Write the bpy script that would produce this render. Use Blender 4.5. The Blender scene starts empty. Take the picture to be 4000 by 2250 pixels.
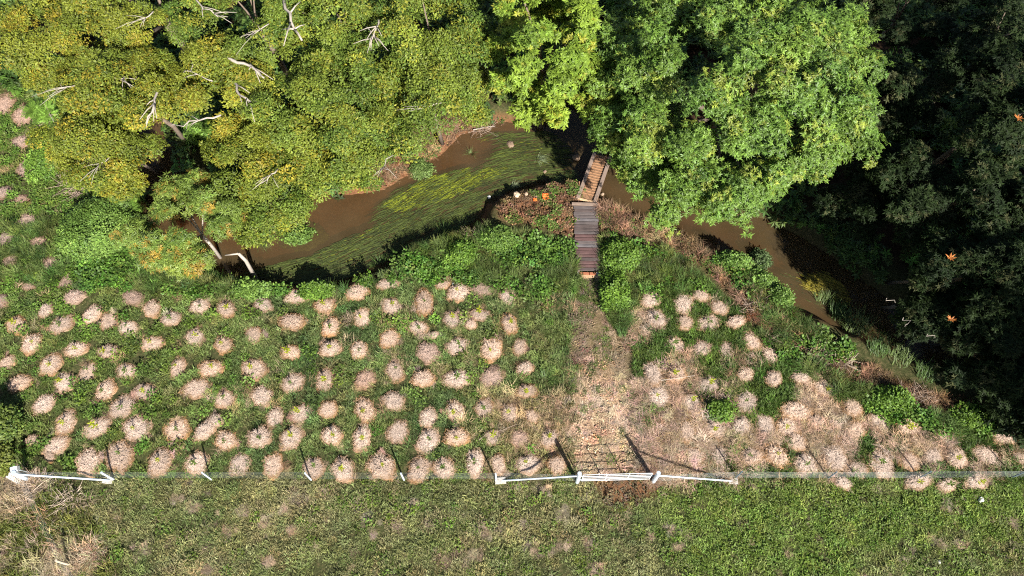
import bpy, math, random
import numpy as np
from mathutils import Vector, Matrix

# ------------------------------------------------------------------ camera, sky, sun, exposure
sc = bpy.context.scene
COL = sc.collection
R = math.radians
rng = np.random.default_rng(7)
random.seed(7)

H, FPX, TILT = 36.0, 2773.0, R(30)
cam = bpy.data.cameras.new('camera'); cam.sensor_width = 36; cam.lens = FPX / 4000 * 36
cam.clip_start = 0.5; cam.clip_end = 3000
camo = bpy.data.objects.new('camera', cam); COL.objects.link(camo)
camo.location = (0, 0, H); camo.rotation_euler = (TILT, 0, 0)
sc.camera = camo

SUN_EL = R(31)
SUN_H = (0.43, -0.903)                       # horizontal direction towards the sun
sun_dir = Vector((SUN_H[0]*math.cos(SUN_EL), SUN_H[1]*math.cos(SUN_EL), math.sin(SUN_EL))).normalized()
w = bpy.data.worlds.new('World'); sc.world = w; w.use_nodes = True
nt = w.node_tree; bg = nt.nodes['Background']
sky = nt.nodes.new('ShaderNodeTexSky'); sky.sky_type = 'NISHITA'; sky.sun_disc = False
sky.sun_elevation = SUN_EL; sky.sun_rotation = math.atan2(SUN_H[0], SUN_H[1])
nt.links.new(sky.outputs[0], bg.inputs[0]); bg.inputs[1].default_value = 0.05
sl = bpy.data.lights.new('sun', 'SUN'); sl.energy = 5.0; sl.angle = R(0.5); sl.color = (1.0, 0.96, 0.89)
so = bpy.data.objects.new('sun', sl); COL.objects.link(so)
so.rotation_euler = sun_dir.to_track_quat('Z', 'Y').to_euler()
so.location = (30, -60, 60)
vs = sc.view_settings; vs.view_transform = 'Standard'; vs.look = 'None'; vs.exposure = 1.3; vs.gamma = 1
vs.use_curve_mapping = False
cy = sc.cycles
cy.max_bounces = 3; cy.diffuse_bounces = 2; cy.glossy_bounces = 1; cy.transmission_bounces = 2
cy.transparent_max_bounces = 8; cy.caustics_reflective = False; cy.caustics_refractive = False
cy.use_denoising = False; cy.use_adaptive_sampling = True; cy.adaptive_threshold = .02
cy.filter_width = 1.15

# ------------------------------------------------------------------ helpers
S = 4000 / 2576
def spot(x, y, z=0.0, s=S):
    """ground point (at height z) that the photograph shows at x, y (2576-wide copy)"""
    u = (x*s - 2000)/FPX; v = (1125 - y*s)/FPX
    d = np.array([u, math.sin(TILT) + v*math.cos(TILT), -math.cos(TILT) + v*math.sin(TILT)])
    t = (H - z) / -d[2]
    return np.array([0, 0, H]) + d*t
def spots(pts, z=0.0, s=S): return np.array([spot(x, y, z, s)[:2] for x, y in pts])
def mpp(x, y, z=0.0):                         # metres for one pixel of the 2576-wide copy
    v = (1125 - y*S)/FPX
    return (H - z)/(math.cos(TILT) - v*math.sin(TILT))/FPX*S

def hash2(i, j, seed):
    h = np.sin(i*127.1 + j*311.7 + seed*74.7)*43758.5453
    return h - np.floor(h)
def noise(x, y, scale=1.0, seed=0):
    x = np.asarray(x, float)*scale; y = np.asarray(y, float)*scale
    i, j = np.floor(x), np.floor(y); fx, fy = x-i, y-j
    fx = fx*fx*(3-2*fx); fy = fy*fy*(3-2*fy)
    a = hash2(i, j, seed); b = hash2(i+1, j, seed); c = hash2(i, j+1, seed); d = hash2(i+1, j+1, seed)
    return (a*(1-fx)+b*fx)*(1-fy) + (c*(1-fx)+d*fx)*fy
def fbm(x, y, scale=1.0, seed=0, o=3):
    s, a, t = 0, 1, 0
    for k in range(o):
        s = s + a*noise(x, y, scale*2**k, seed+k*13); t += a; a *= .5
    return s/t
def sstep(a, b, x):
    t = np.clip((x-a)/(b-a), 0, 1); return t*t*(3-2*t)
def inside(px, py, poly):
    px = np.asarray(px, float); py = np.asarray(py, float); r = np.zeros(px.shape, bool); n = len(poly)
    for k in range(n):
        x0, y0 = poly[k]; x1, y1 = poly[(k+1) % n]
        if y0 == y1: continue
        c = ((y0 > py) != (y1 > py)) & (px < (x1-x0)*(py-y0)/(y1-y0)+x0)
        r ^= c
    return r
def sdist(px, py, poly):
    """signed distance to a closed polygon, negative inside"""
    px = np.asarray(px, float); py = np.asarray(py, float); d2 = np.full(px.shape, 1e9); n = len(poly)
    for k in range(n):
        x0, y0 = poly[k]; x1, y1 = poly[(k+1) % n]
        ex, ey = x1-x0, y1-y0; L = ex*ex+ey*ey+1e-12
        t = np.clip(((px-x0)*ex+(py-y0)*ey)/L, 0, 1)
        d2 = np.minimum(d2, (px-x0-t*ex)**2+(py-y0-t*ey)**2)
    d = np.sqrt(d2)
    return np.where(inside(px, py, poly), -d, d)

def mesh_obj(name, verts, faces, mat, parent=None, smooth=False, attrs=None):
    me = bpy.data.meshes.new(name)
    me.from_pydata([tuple(v) for v in verts], [], [tuple(f) for f in faces])
    if mat: me.materials.append(mat)
    if smooth: me.polygons.foreach_set('use_smooth', [True]*len(me.polygons))
    if attrs:
        for k, v in attrs.items():
            a = me.attributes.new(k, 'FLOAT', 'POINT'); a.data.foreach_set('value', np.asarray(v, np.float32))
    me.update()
    o = bpy.data.objects.new(name, me); COL.objects.link(o)
    if parent: o.parent = parent
    return o
def tag(o, label=None, cat=None, group=None, kind=None):
    if label: o['label'] = label
    if cat: o['category'] = cat
    if group: o['group'] = group
    if kind: o['kind'] = kind
    return o
def empty(name, loc=(0, 0, 0), rz=0):
    o = bpy.data.objects.new(name, None); COL.objects.link(o); o.location = loc; o.rotation_euler = (0, 0, rz)
    o.empty_display_size = .2
    return o

class MB:
    def __init__(s): s.v = []; s.f = []; s.a = []
    def add(s, v, f, val=1.0):
        b = len(s.v); s.v += [tuple(q) for q in v]; s.f += [tuple(i+b for i in q) for q in f]; s.a += [val]*len(v)
    def box(s, c, size, rot=None, val=1.0):
        hx, hy, hz = [q/2 for q in size]
        v = [Vector((x, y, z)) for x in (-hx, hx) for y in (-hy, hy) for z in (-hz, hz)]
        if rot is not None: v = [rot @ q for q in v]
        c = Vector(c); v = [q+c for q in v]
        s.add(v, [(0,1,3,2),(4,6,7,5),(0,4,5,1),(2,3,7,6),(0,2,6,4),(1,5,7,3)], val)
    def tube(s, path, rad, n=6, val=1.0):
        P = [Vector(p) for p in path]
        if not hasattr(rad, '__len__'): rad = [rad]*len(P)
        v = []; f = []
        for k, p in enumerate(P):
            t = (P[min(k+1, len(P)-1)] - P[max(k-1, 0)])
            t = t.normalized() if t.length > 1e-9 else Vector((0, 0, 1))
            a = t.cross(Vector((0, 0, 1)) if abs(t.z) < .9 else Vector((1, 0, 0))).normalized(); b = t.cross(a)
            for i in range(n):
                g = 2*math.pi*i/n; v.append(p + (a*math.cos(g)+b*math.sin(g))*rad[k])
        for k in range(len(P)-1):
            for i in range(n):
                f.append((k*n+i, k*n+(i+1) % n, (k+1)*n+(i+1) % n, (k+1)*n+i))
        f.append(tuple(range(n))[::-1]); f.append(tuple((len(P)-1)*n+i for i in range(n)))
        s.add(v, f, val)
    def blade(s, p, az, length, width, lean, curl=0.5, val=1.0, segs=2, tip=0.15):
        """grass blade: starts at p, leans to azimuth az, 'lean' radians from vertical growing by curl"""
        p = np.array(p, float); side = np.array([-math.sin(az), math.cos(az), 0])*width/2
        v = []; f = []; a = lean
        for k in range(segs+1):
            wv = 1 - (1-tip)*(k/segs)**1.5
            v += [p-side*wv, p+side*wv]
            p = p + np.array([math.cos(az)*math.sin(a), math.sin(az)*math.sin(a), math.cos(a)])*length/segs
            a += curl
        for k in range(segs): f.append((2*k, 2*k+1, 2*k+3, 2*k+2))
        s.add(v, f, val)
    def leaf(s, p, az, el, length, width, fold=.25, roll=0.0, val=1.0):
        p = Vector(p); d = Vector((math.cos(az)*math.cos(el), math.sin(az)*math.cos(el), math.sin(el)))
        sd = Vector((-math.sin(az), math.cos(az), 0)); up = d.cross(sd)*-1
        if roll:
            m = Matrix.Rotation(roll, 3, d); sd = m @ sd; up = m @ up
        m1 = p + d*length*.45
        v = [p, m1+sd*width/2+up*width*fold, p+d*length, m1-sd*width/2+up*width*fold]
        s.add(v, [(0, 1, 2), (0, 2, 3)], val)
    def build(s, name, mat, parent=None, smooth=False, attr=True):
        return mesh_obj(name, s.v, s.f, mat, parent, smooth, {'v': s.a} if attr else None)

# ------------------------------------------------------------------ materials
def new_mat(name):
    m = bpy.data.materials.new(name); m.use_nodes = True
    n = m.node_tree.nodes; l = m.node_tree.links
    return m, n, l, n['Principled BSDF']
def simple(name, c, rough=.7, var=.25, scale=8.0, metal=0.0, bump=0.0, c2=None, spec=.4, vattr=True):
    m, n, l, b = new_mat(name)
    b.inputs['Roughness'].default_value = rough; b.inputs['Metallic'].default_value = metal
    b.inputs['Specular IOR Level'].default_value = spec
    tc = n.new('ShaderNodeTexCoord'); nz = n.new('ShaderNodeTexNoise'); nz.inputs['Scale'].default_value = scale
    nz.inputs['Detail'].default_value = 6; l.new(tc.outputs['Object'], nz.inputs['Vector'])
    mx = n.new('ShaderNodeMix'); mx.data_type = 'RGBA'
    c2 = c2 or tuple(q*(1-var) for q in c)
    hi = tuple(min(1, q*(1+var)) for q in c)
    mx.inputs[6].default_value = (*c2, 1); mx.inputs[7].default_value = (*hi, 1)
    l.new(nz.outputs['Fac'], mx.inputs[0]); out = mx.outputs[2]
    if vattr:
        at = n.new('ShaderNodeAttribute'); at.attribute_name = 'v'
        mu = n.new('ShaderNodeMix'); mu.data_type = 'RGBA'; mu.blend_type = 'MULTIPLY'; mu.inputs[0].default_value = 1
        l.new(out, mu.inputs[6]); l.new(at.outputs['Fac'], mu.inputs[7]); out = mu.outputs[2]
    l.new(out, b.inputs['Base Color'])
    if bump:
        bp = n.new('ShaderNodeBump'); bp.inputs['Strength'].default_value = bump; bp.inputs['Distance'].default_value = .02
        l.new(nz.outputs['Fac'], bp.inputs['Height']); l.new(bp.outputs[0], b.inputs['Normal'])
    return m
def leafy(name, rough=.5, trans=.3, spec=.4, own=None):
    """foliage: colour of the spray (own colour or the per-plant 'col'), varied leaf by leaf"""
    m, n, l, b = new_mat(name)
    b.inputs['Roughness'].default_value = rough; b.inputs['Specular IOR Level'].default_value = spec
    if own is None:
        a = n.new('ShaderNodeAttribute'); a.attribute_type = 'INSTANCER'; a.attribute_name = 'col'; c = a.outputs['Color']
    else:
        a = n.new('ShaderNodeRGB'); a.outputs[0].default_value = (*own, 1); c = a.outputs[0]
    v = n.new('ShaderNodeAttribute'); v.attribute_name = 'v'
    mu = n.new('ShaderNodeMix'); mu.data_type = 'RGBA'; mu.blend_type = 'MULTIPLY'; mu.inputs[0].default_value = 1
    l.new(c, mu.inputs[6]); l.new(v.outputs['Fac'], mu.inputs[7])
    l.new(mu.outputs[2], b.inputs['Base Color'])
    t = n.new('ShaderNodeBsdfTranslucent'); mt = n.new('ShaderNodeMix'); mt.data_type = 'RGBA'; mt.blend_type = 'MULTIPLY'
    mt.inputs[0].default_value = 1; mt.inputs[7].default_value = (1.1, 1.15, .5, 1)
    l.new(mu.outputs[2], mt.inputs[6]); l.new(mt.outputs[2], t.inputs['Color'])
    ms = n.new('ShaderNodeMixShader'); ms.inputs[0].default_value = trans
    l.new(b.outputs[0], ms.inputs[1]); l.new(t.outputs[0], ms.inputs[2]); l.new(ms.outputs[0], n['Material Output'].inputs[0])
    return m

M = {}
M['leaf'] = leafy('leaf', .55, .25, .3)
M['glossleaf'] = leafy('glossy_leaf', .48, .22, .4)
M['dimleaf'] = leafy('shade_dimmed_leaf', .6, .12, .12)  # dull leaf, gloss lowered so the shaded wood stays dark
M['grass'] = leafy('grass_blade', .6, .25, .25)
M['straw'] = leafy('straw_blade', .8, .12, .15)
M['bark'] = simple('bark', (.16, .12, .09), .9, .4, 6, bump=.5)
M['palebark'] = simple('pale_bark', (.33, .285, .24), .85, .35, 7, bump=.4)
M['twig'] = simple('dead_twig', (.23, .17, .13), .9, .35, 5)
M['galv'] = simple('galvanised_steel', (.52, .58, .64), .45, .22, 9, metal=.2, spec=.5)
M['gatepaint'] = simple('white_gate_paint', (.62, .64, .65), .45, .15, 6)
M['darksteel'] = simple('dark_steel_post', (.10, .14, .17), .6, .25, 8)
M['wire'] = simple('fence_wire', (.45, .5, .5), .4, .1, 4, metal=.3)
M['concrete'] = simple('concrete', (.45, .42, .38), .9, .25, 12, bump=.4)
M['whitebox'] = simple('white_plastic', (.78, .80, .82), .4, .06, 4)
M['soilclod'] = leafy('soil_clod', .95, .0, .1)
M['rock'] = simple('river_rock', (.22, .15, .10), .85, .35, 9, bump=.4)
M['paleRock'] = simple('white_rock', (.72, .70, .66), .85, .2, 9, bump=.5)
M['orange'] = simple('orange_cloth', (.85, .16, .03), .8, .2, 12)
M['brick'] = simple('red_brick', (.36, .13, .065), .85, .3, 14, bump=.4)
M['newtimber'] = simple('new_timber', (.48, .31, .18), .75, .18, 6, bump=.2)
M['rampwood'] = simple('ramp_timber', (.29, .16, .085), .8, .3, 4, bump=.3)
M['rampgrey'] = simple('weathered_rail_timber', (.25, .18, .14), .8, .3, 4, bump=.3)
def plank_mat(name, c):
    m, n, l, b = new_mat(name); b.inputs['Roughness'].default_value = .75
    tc = n.new('ShaderNodeTexCoord'); mp = n.new('ShaderNodeMapping'); mp.inputs['Scale'].default_value = (1.2, 26, 26)
    nz = n.new('ShaderNodeTexNoise'); nz.inputs['Scale'].default_value = 2.2; nz.inputs['Detail'].default_value = 7
    oi = n.new('ShaderNodeObjectInfo'); ad = n.new('ShaderNodeVectorMath'); ad.operation = 'ADD'
    l.new(tc.outputs['Object'], ad.inputs[0]); l.new(oi.outputs['Location'], ad.inputs[1])
    l.new(ad.outputs[0], mp.inputs['Vector']); l.new(mp.outputs[0], nz.inputs['Vector'])
    n2 = n.new('ShaderNodeTexNoise'); n2.inputs['Scale'].default_value = 2.0; l.new(ad.outputs[0], n2.inputs['Vector'])
    av = n.new('ShaderNodeMath'); av.operation = 'ADD'; l.new(nz.outputs['Fac'], av.inputs[0]); l.new(n2.outputs['Fac'], av.inputs[1])
    r = n.new('ShaderNodeMapRange'); r.inputs[1].default_value = .6; r.inputs[2].default_value = 1.4
    l.new(av.outputs[0], r.inputs[0])
    mx = n.new('ShaderNodeMix'); mx.data_type = 'RGBA'
    mx.inputs[6].default_value = (*[q*.6 for q in c], 1); mx.inputs[7].default_value = (*[q*1.5 for q in c], 1)
    l.new(r.outputs[0], mx.inputs[0]); l.new(mx.outputs[2], b.inputs['Base Color'])
    return m
PLK = [plank_mat('plank_grey', (.10, .080, .076)), plank_mat('plank_brown', (.082, .060, .055)),
       plank_mat('plank_red', (.10, .054, .050)), plank_mat('plank_bluegrey', (.125, .11, .112))]

# ------------------------------------------------------------------ ground relief
ZW = -0.85                                        # water level
STREAM_PX = [(2800,1000),(2600,915),(2400,845),(2230,750),(2080,640),(1950,560),(1850,525),(1740,505),(1600,440),(1530,390),
    (1500,300),(1440,250),(1390,290),(1340,318),(1250,312),(1160,335),(1120,375),(1050,425),(960,475),(800,500),(680,560),(560,570),
    (480,510),(450,430),(430,330),(330,270),(250,300),(320,400),(340,470),(362,565),(450,645),(560,700),(700,722),(860,722),(950,690),
    (1010,648),(1100,602),(1200,565),(1225,515),(1290,483),(1380,462),(1440,452),(1480,490),(1560,535),(1640,570),(1740,602),(1840,636),
    (1905,684),(1952,732),(2032,786),(2125,828),(2230,880),(2330,915),(2480,950),(2800,1050)]
STREAM = spots(STREAM_PX, ZW)
_cl = spots([(-300,330),(250,280),(380,420),(480,590),(700,640),(950,590),(1150,470),(1300,400),(1450,400),(1560,480),(1740,550),(1900,610),(2080,700),(2300,860),(2560,960),(3000,1120)], ZW)
def stream_mid(x): return np.interp(x, _cl[:, 0], _cl[:, 1])
FENCE_Y = 9.55
def height(x, y, detail=True):
    x = np.asarray(x, float); y = np.asarray(y, float)
    wob = (fbm(x, y, .9, 3)-.5)*.9
    sd = sdist(x, y, STREAM) + wob*.6
    north = sstep(-.5, 1.5, y - stream_mid(x))
    south_z = ZW + (0-ZW)*sstep(-.05, .95, sd)
    north_z = ZW + .55*sstep(-.1, 1.2, sd) + .8*sstep(1, 12, sd) + 1.6*sstep(8, 40, sd)
    z = south_z*(1-north) + north_z*north
    bed = ZW - .12 - .45*sstep(0, 1.6, -sd)
    z = np.where(sd < 0.0, np.minimum(z, bed*sstep(0, .25, -sd) + z*(1-sstep(0, .25, -sd))), z)
    if detail:
        z = z + (fbm(x, y, .35, 11)-.5)*.16 + (fbm(x, y, 2.2, 23)-.5)*.07
    far = sstep(45, 120, np.hypot(x, y-20))
    return z*(1-far*.3)
def hz(x, y): return float(height(np.array([x]), np.array([y]))[0])
def gpt(px, py, it=3):
    """ground point under picture position, following the relief"""
    z = 0.0
    for _ in range(it):
        p = spot(px, py, z); z = hz(p[0], p[1])
    p[2] = z; return p

def P0(pts): return spots(pts, 0.0)
PATH = P0([(1442,705),(1525,700),(1560,760),(1590,850),(1585,960),(1612,1060),(1640,1150),(1640,1195),(1450,1195),(1420,1150),(1350,1120),(1300,1030),(1440,1000),(1432,840),(1452,780)])
PATH_CORE = P0([(1460,820),(1545,820),(1575,1000),(1610,1195),(1440,1195),(1445,1000)])
SOIL_L = P0([(1260,510),(1310,480),(1460,455),(1462,620),(1425,600),(1380,570),(1300,555),(1262,545)])
SOIL_R = P0([(1505,505),(1580,530),(1650,575),(1745,605),(1800,645),(1905,695),(1965,765),(2040,850),(2130,905),(2200,935),(2350,1000),(2470,1015),(2440,1055),(2250,1005),(2100,955),(2000,895),(1890,800),(1820,705),(1740,655),(1600,610),(1520,690)])
SOIL_GATE = P0([(1490,1200),(1660,1196),(1680,1225),(1600,1265),(1560,1280),(1520,1250)])
SOIL_N = P0([(1000,340),(1130,290),(1290,285),(1330,300),(1250,335),(1150,350),(1110,400),(1030,440),(960,470),(900,440)])
RIGHT = P0([(1590,680),(1740,690),(1900,830),(2050,930),(2180,1000),(2340,1080),(2700,1060),(2700,1205),(1620,1205),(1600,1000)])
STRAWY = P0([(1640,930),(1760,880),(1900,1000),(2060,1010),(2090,1090),(2160,1180),(1700,1190),(1640,1100)])
MIDDRY = P0([(1210,980),(1330,1000),(1440,1000),(1440,1195),(1300,1190),(1260,1090)])
CORNER_DRY = P0([(-60,1200),(70,1195),(140,1230),(235,1290),(210,1330),(290,1460),(-100,1480)])
FIELD = P0([(-60,690),(250,690),(560,720),(860,730),(1010,665),(1200,590),(1440,600),(1440,1195),(-60,1195)])
PADDOCK = P0([(-300,1197),(2900,1197),(2900,1600),(-300,1600)])
LEFTSTRIP = P0([(-250,200),(90,230),(150,330),(170,430),(330,460),(360,560),(470,660),(600,715),(250,720),(-250,760)])
CLOVER = P0([(1640,1240),(2000,1200),(2300,1205),(2650,1200),(2650,1330),(2250,1380),(2100,1480),(1750,1480),(1700,1330)])

def soft(x, y, poly, w=.5):
    wob = (fbm(x, y, 1.3, 41)-.5)*1.6
    return sstep(w, -w, sdist(x, y, poly) + wob*w)

# terrain sheet: fine where the camera looks, stretching out to the horizon
def axis(a, b, step, far):
    core = np.arange(a, b+1e-6, step); k = np.array([.5, 1.2, 2.2, 4, 7, 12, 20, 35, 60, 100, 180, 320, far])
    return np.concatenate([(a-k)[::-1], core, b+k])
gx = axis(-40, 42, .2, 900); gy = axis(2.5, 50, .2, 900)
GX, GY = np.meshgrid(gx, gy); gxf, gyf = GX.ravel(), GY.ravel()
gz = height(gxf, gyf)
soil = np.maximum.reduce([soft(gxf, gyf, SOIL_L), soft(gxf, gyf, SOIL_R), soft(gxf, gyf, SOIL_GATE), soft(gxf, gyf, SOIL_N)])
_sd = sdist(gxf, gyf, STREAM)
soil = np.maximum(soil, sstep(1.0, .2, _sd)*(1-.85*sstep(0, 1.0, gyf-stream_mid(gxf))*sstep(1, 4, gxf)))
dry = np.maximum.reduce([soft(gxf, gyf, PATH, 1.1)*(1-.65*sstep(13.5, 17.5, gyf)), soft(gxf, gyf, STRAWY, .6)*.8, soft(gxf, gyf, MIDDRY, .6)*.8, soft(gxf, gyf, CORNER_DRY)*.5])
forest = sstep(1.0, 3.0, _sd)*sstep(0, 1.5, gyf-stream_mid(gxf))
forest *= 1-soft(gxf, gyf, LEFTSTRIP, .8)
gz = gz + soil*(fbm(gxf, gyf, 3.2, 77)-.5)*.22*sstep(-.2, .4, _sd)
nx, ny = len(gx), len(gy)
idx = np.arange(nx*ny).reshape(ny, nx)
gf = np.stack([idx[:-1, :-1].ravel(), idx[:-1, 1:].ravel(), idx[1:, 1:].ravel(), idx[1:, :-1].ravel()], 1)
def terrain_mat():
    m, n, l, b = new_mat('earth'); b.inputs['Roughness'].default_value = .95; b.inputs['Specular IOR Level'].default_value = .1
    geo = n.new('ShaderNodeNewGeometry')
    def nz(s, d=8):
        q = n.new('ShaderNodeTexNoise'); q.inputs['Scale'].default_value = s; q.inputs['Detail'].default_value = d
        q.inputs['Roughness'].default_value = .7; l.new(geo.outputs['Position'], q.inputs['Vector']); return q.outputs['Fac']
    def at(k):
        q = n.new('ShaderNodeAttribute'); q.attribute_name = k; return q.outputs['Fac']
    def ramp(f, stops):
        r = n.new('ShaderNodeValToRGB'); l.new(f, r.inputs[0]); e = r.color_ramp.elements
        while len(e) < len(stops): e.new(.5)
        for q, (p, c) in zip(e, stops): q.position = p; q.color = (*c, 1)
        return r.outputs[0]
    def mix(f, a, c):
        q = n.new('ShaderNodeMix'); q.data_type = 'RGBA'; l.new(f, q.inputs[0]); l.new(a, q.inputs[6]); l.new(c, q.inputs[7]); return q.outputs[2]
    turf = ramp(nz(5), [(.3, (.028, .030, .012)), (.5, (.055, .060, .022)), (.72, (.13, .10, .05))])
    so_ = ramp(nz(7), [(.3, (.075, .034, .016)), (.5, (.16, .075, .036)), (.75, (.27, .145, .08))])
    dr = ramp(nz(9), [(.32, (.11, .065, .035)), (.48, (.30, .19, .115)), (.68, (.52, .37, .25))])
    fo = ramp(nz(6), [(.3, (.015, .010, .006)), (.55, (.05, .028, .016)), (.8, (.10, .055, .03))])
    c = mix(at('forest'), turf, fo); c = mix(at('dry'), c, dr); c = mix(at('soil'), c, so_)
    l.new(c, b.inputs['Base Color'])
    bp = n.new('ShaderNodeBump'); bp.inputs['Strength'].default_value = .8; bp.inputs['Distance'].default_value = .06
    l.new(nz(10), bp.inputs['Height']); l.new(bp.outputs[0], b.inputs['Normal'])
    return m
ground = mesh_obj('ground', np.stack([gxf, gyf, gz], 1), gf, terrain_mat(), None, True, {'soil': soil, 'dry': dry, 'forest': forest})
tag(ground, 'grassy ground with brown stream banks and a bare dirt track', kind='structure')

# ------------------------------------------------------------------ water
def water_mat():
    m, n, l, b = new_mat('murky_water')
    geo = n.new('ShaderNodeNewGeometry')
    q = n.new('ShaderNodeTexNoise'); q.inputs['Scale'].default_value = .45; q.inputs['Detail'].default_value = 5
    l.new(geo.outputs['Position'], q.inputs['Vector'])
    r = n.new('ShaderNodeValToRGB'); l.new(q.outputs['Fac'], r.inputs[0])
    e = r.color_ramp.elements; e[0].position = .3; e[0].color = (.068, .047, .022, 1); e[1].position = .7; e[1].color = (.10, .072, .036, 1)
    l.new(r.outputs[0], b.inputs['Base Color']); b.inputs['Roughness'].default_value = .06; b.inputs['IOR'].default_value = 1.33
    rip = n.new('ShaderNodeTexNoise'); rip.inputs['Scale'].default_value = 5; rip.inputs['Detail'].default_value = 3
    l.new(geo.outputs['Position'], rip.inputs['Vector'])
    bp = n.new('ShaderNodeBump'); bp.inputs['Strength'].default_value = .08; bp.inputs['Distance'].default_value = .03
    l.new(rip.outputs['Fac'], bp.inputs['Height']); l.new(bp.outputs[0], b.inputs['Normal'])
    tr = n.new('ShaderNodeBsdfTransparent'); tr.inputs[0].default_value = (.80, .58, .34, 1)
    ms = n.new('ShaderNodeMixShader'); ms.inputs[0].default_value = .38
    l.new(b.outputs[0], ms.inputs[1]); l.new(tr.outputs[0], ms.inputs[2]); l.new(ms.outputs[0], n['Material Output'].inputs[0])
    return m
water = mesh_obj('stream_water', [(-60, 10, ZW), (70, 10, ZW), (70, 50, ZW), (-60, 50, ZW)], [(0, 1, 2, 3)], water_mat())
tag(water, 'murky brown stream water winding below the trees', kind='structure')

# ------------------------------------------------------------------ scattering (geometry nodes, used for stuff and for crowns)
_groups = {}
def protos(key, objs):
    c = bpy.data.collections.new('kit_'+key)
    for o in objs:
        for q in list(o.users_collection): q.objects.unlink(o)
        c.objects.link(o)
    ng = bpy.data.node_groups.new('spread_'+key, 'GeometryNodeTree')
    ng.interface.new_socket('Geometry', in_out='INPUT', socket_type='NodeSocketGeometry')
    ng.interface.new_socket('Geometry', in_out='OUTPUT', socket_type='NodeSocketGeometry')
    N = ng.nodes; L = ng.links
    gi = N.new('NodeGroupInput'); go = N.new('NodeGroupOutput'); ip = N.new('GeometryNodeInstanceOnPoints')
    ci = N.new('GeometryNodeCollectionInfo'); ci.inputs['Collection'].default_value = c
    ci.inputs['Separate Children'].default_value = True; ci.inputs['Reset Children'].default_value = True
    def na(name, t):
        q = N.new('GeometryNodeInputNamedAttribute'); q.data_type = t; q.inputs['Name'].default_value = name; return q.outputs['Attribute']
    L.new(gi.outputs[0], ip.inputs['Points']); L.new(ci.outputs[0], ip.inputs['Instance'])
    ip.inputs['Pick Instance'].default_value = True
    L.new(na('idx', 'INT'), ip.inputs['Instance Index']); L.new(na('rot', 'FLOAT_VECTOR'), ip.inputs['Rotation'])
    L.new(na('scl', 'FLOAT_VECTOR'), ip.inputs['Scale']); L.new(ip.outputs[0], go.inputs[0])
    _groups[key] = (ng, len(objs))
def scatter(name, key, pos, rot, scl, col, parent=None):
    ng, k = _groups[key]; n = len(pos)
    me = bpy.data.meshes.new(name); me.vertices.add(n)
    me.vertices.foreach_set('co', np.asarray(pos, np.float32).ravel())
    scl = np.asarray(scl, np.float32)
    if scl.ndim == 1: scl = np.repeat(scl[:, None], 3, 1)
    for nm, t, dat, fld in (('rot', 'FLOAT_VECTOR', rot, 'vector'), ('scl', 'FLOAT_VECTOR', scl, 'vector')):
        a = me.attributes.new(nm, t, 'POINT'); a.data.foreach_set(fld, np.asarray(dat, np.float32).ravel())
    a = me.attributes.new('idx', 'INT', 'POINT'); a.data.foreach_set('value', rng.integers(0, k, n).astype(np.int32))
    c4 = np.ones((n, 4), np.float32); c4[:, :3] = np.clip(col, 0.001, 1)
    a = me.attributes.new('col', 'FLOAT_COLOR', 'POINT'); a.data.foreach_set('color', c4.ravel())
    o = bpy.data.objects.new(name, me); COL.objects.link(o)
    md = o.modifiers.new('spread', 'NODES'); md.node_group = ng
    if parent: o.parent = parent
    return o
def euler_from_normal(nrm, spin):
    """euler angles that turn +Z to nrm after a spin about it (vectorised)"""
    nrm = nrm/np.linalg.norm(nrm, axis=1, keepdims=True)
    th = np.arccos(np.clip(nrm[:, 2], -1, 1)); ph = np.arctan2(nrm[:, 1], nrm[:, 0])
    # R = Rz(ph) Ry(th) Rz(spin)
    cp, sp, ct, st, cs, ss = np.cos(ph), np.sin(ph), np.cos(th), np.sin(th), np.cos(spin), np.sin(spin)
    r20 = -st*cs; r21 = st*ss; r22 = ct; r00 = cp*ct*cs - sp*ss; r10 = sp*ct*cs + cp*ss
    return np.stack([np.arctan2(r21, r22), np.arcsin(np.clip(-r20, -1, 1)), np.arctan2(r10, r00)], 1)

def rnd(a, b): return random.uniform(a, b)
def spray(name, n, rad, ll, lw, mat, up=.2, droop=.3, thick=.25, vr=(.6, 1.35)):
    m = MB()
    for _ in range(n):
        r = rad*math.sqrt(random.random()); a = rnd(0, 6.283)
        p = (r*math.cos(a), r*math.sin(a), rnd(-thick, thick)*rad + .15*rad*(1-r/rad))
        m.leaf(p, a+rnd(-1.1, 1.1), rnd(up-.6, up+.4)-droop*r/rad, ll*rnd(.7, 1.25), lw*rnd(.75, 1.2), rnd(.05, .4), rnd(-.5, .5), rnd(*vr))
    return m.build(name, mat)
def rosette(name, k, per, rad, ll, lw, mat, vr=(.65, 1.3)):
    """clusters of long leaves drooping round twig tips"""
    m = MB()
    for _ in range(k):
        r = rad*math.sqrt(random.random()); a = rnd(0, 6.283); c = (r*math.cos(a), r*math.sin(a), rnd(-.3, .3)*rad)
        v0 = rnd(.8, 1.15)
        for q in range(per):
            m.leaf(c, 6.283*q/per+rnd(-.3, .3), rnd(-.75, .25), ll*rnd(.75, 1.2), lw*rnd(.8, 1.15), .22, rnd(-.25, .25), v0*rnd(*vr))
    return m.build(name, mat)
protos('small', [spray('spray', 48, .42, .145, .08, M['leaf'], thick=.18, vr=(.55, 1.4)) for _ in range(6)])
protos('long', [rosette('spray', 12, 7, .42, .175, .062, M['glossleaf'], (.55, 1.4)) for _ in range(6)])
protos('dimmed', [rosette('spray', 8, 7, .42, .22, .075, M['dimleaf']) for _ in range(5)])
protos('bright', [rosette('spray', 8, 6, .42, .21, .09, M['leaf'], (.65, 1.35)) for _ in range(6)])
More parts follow.
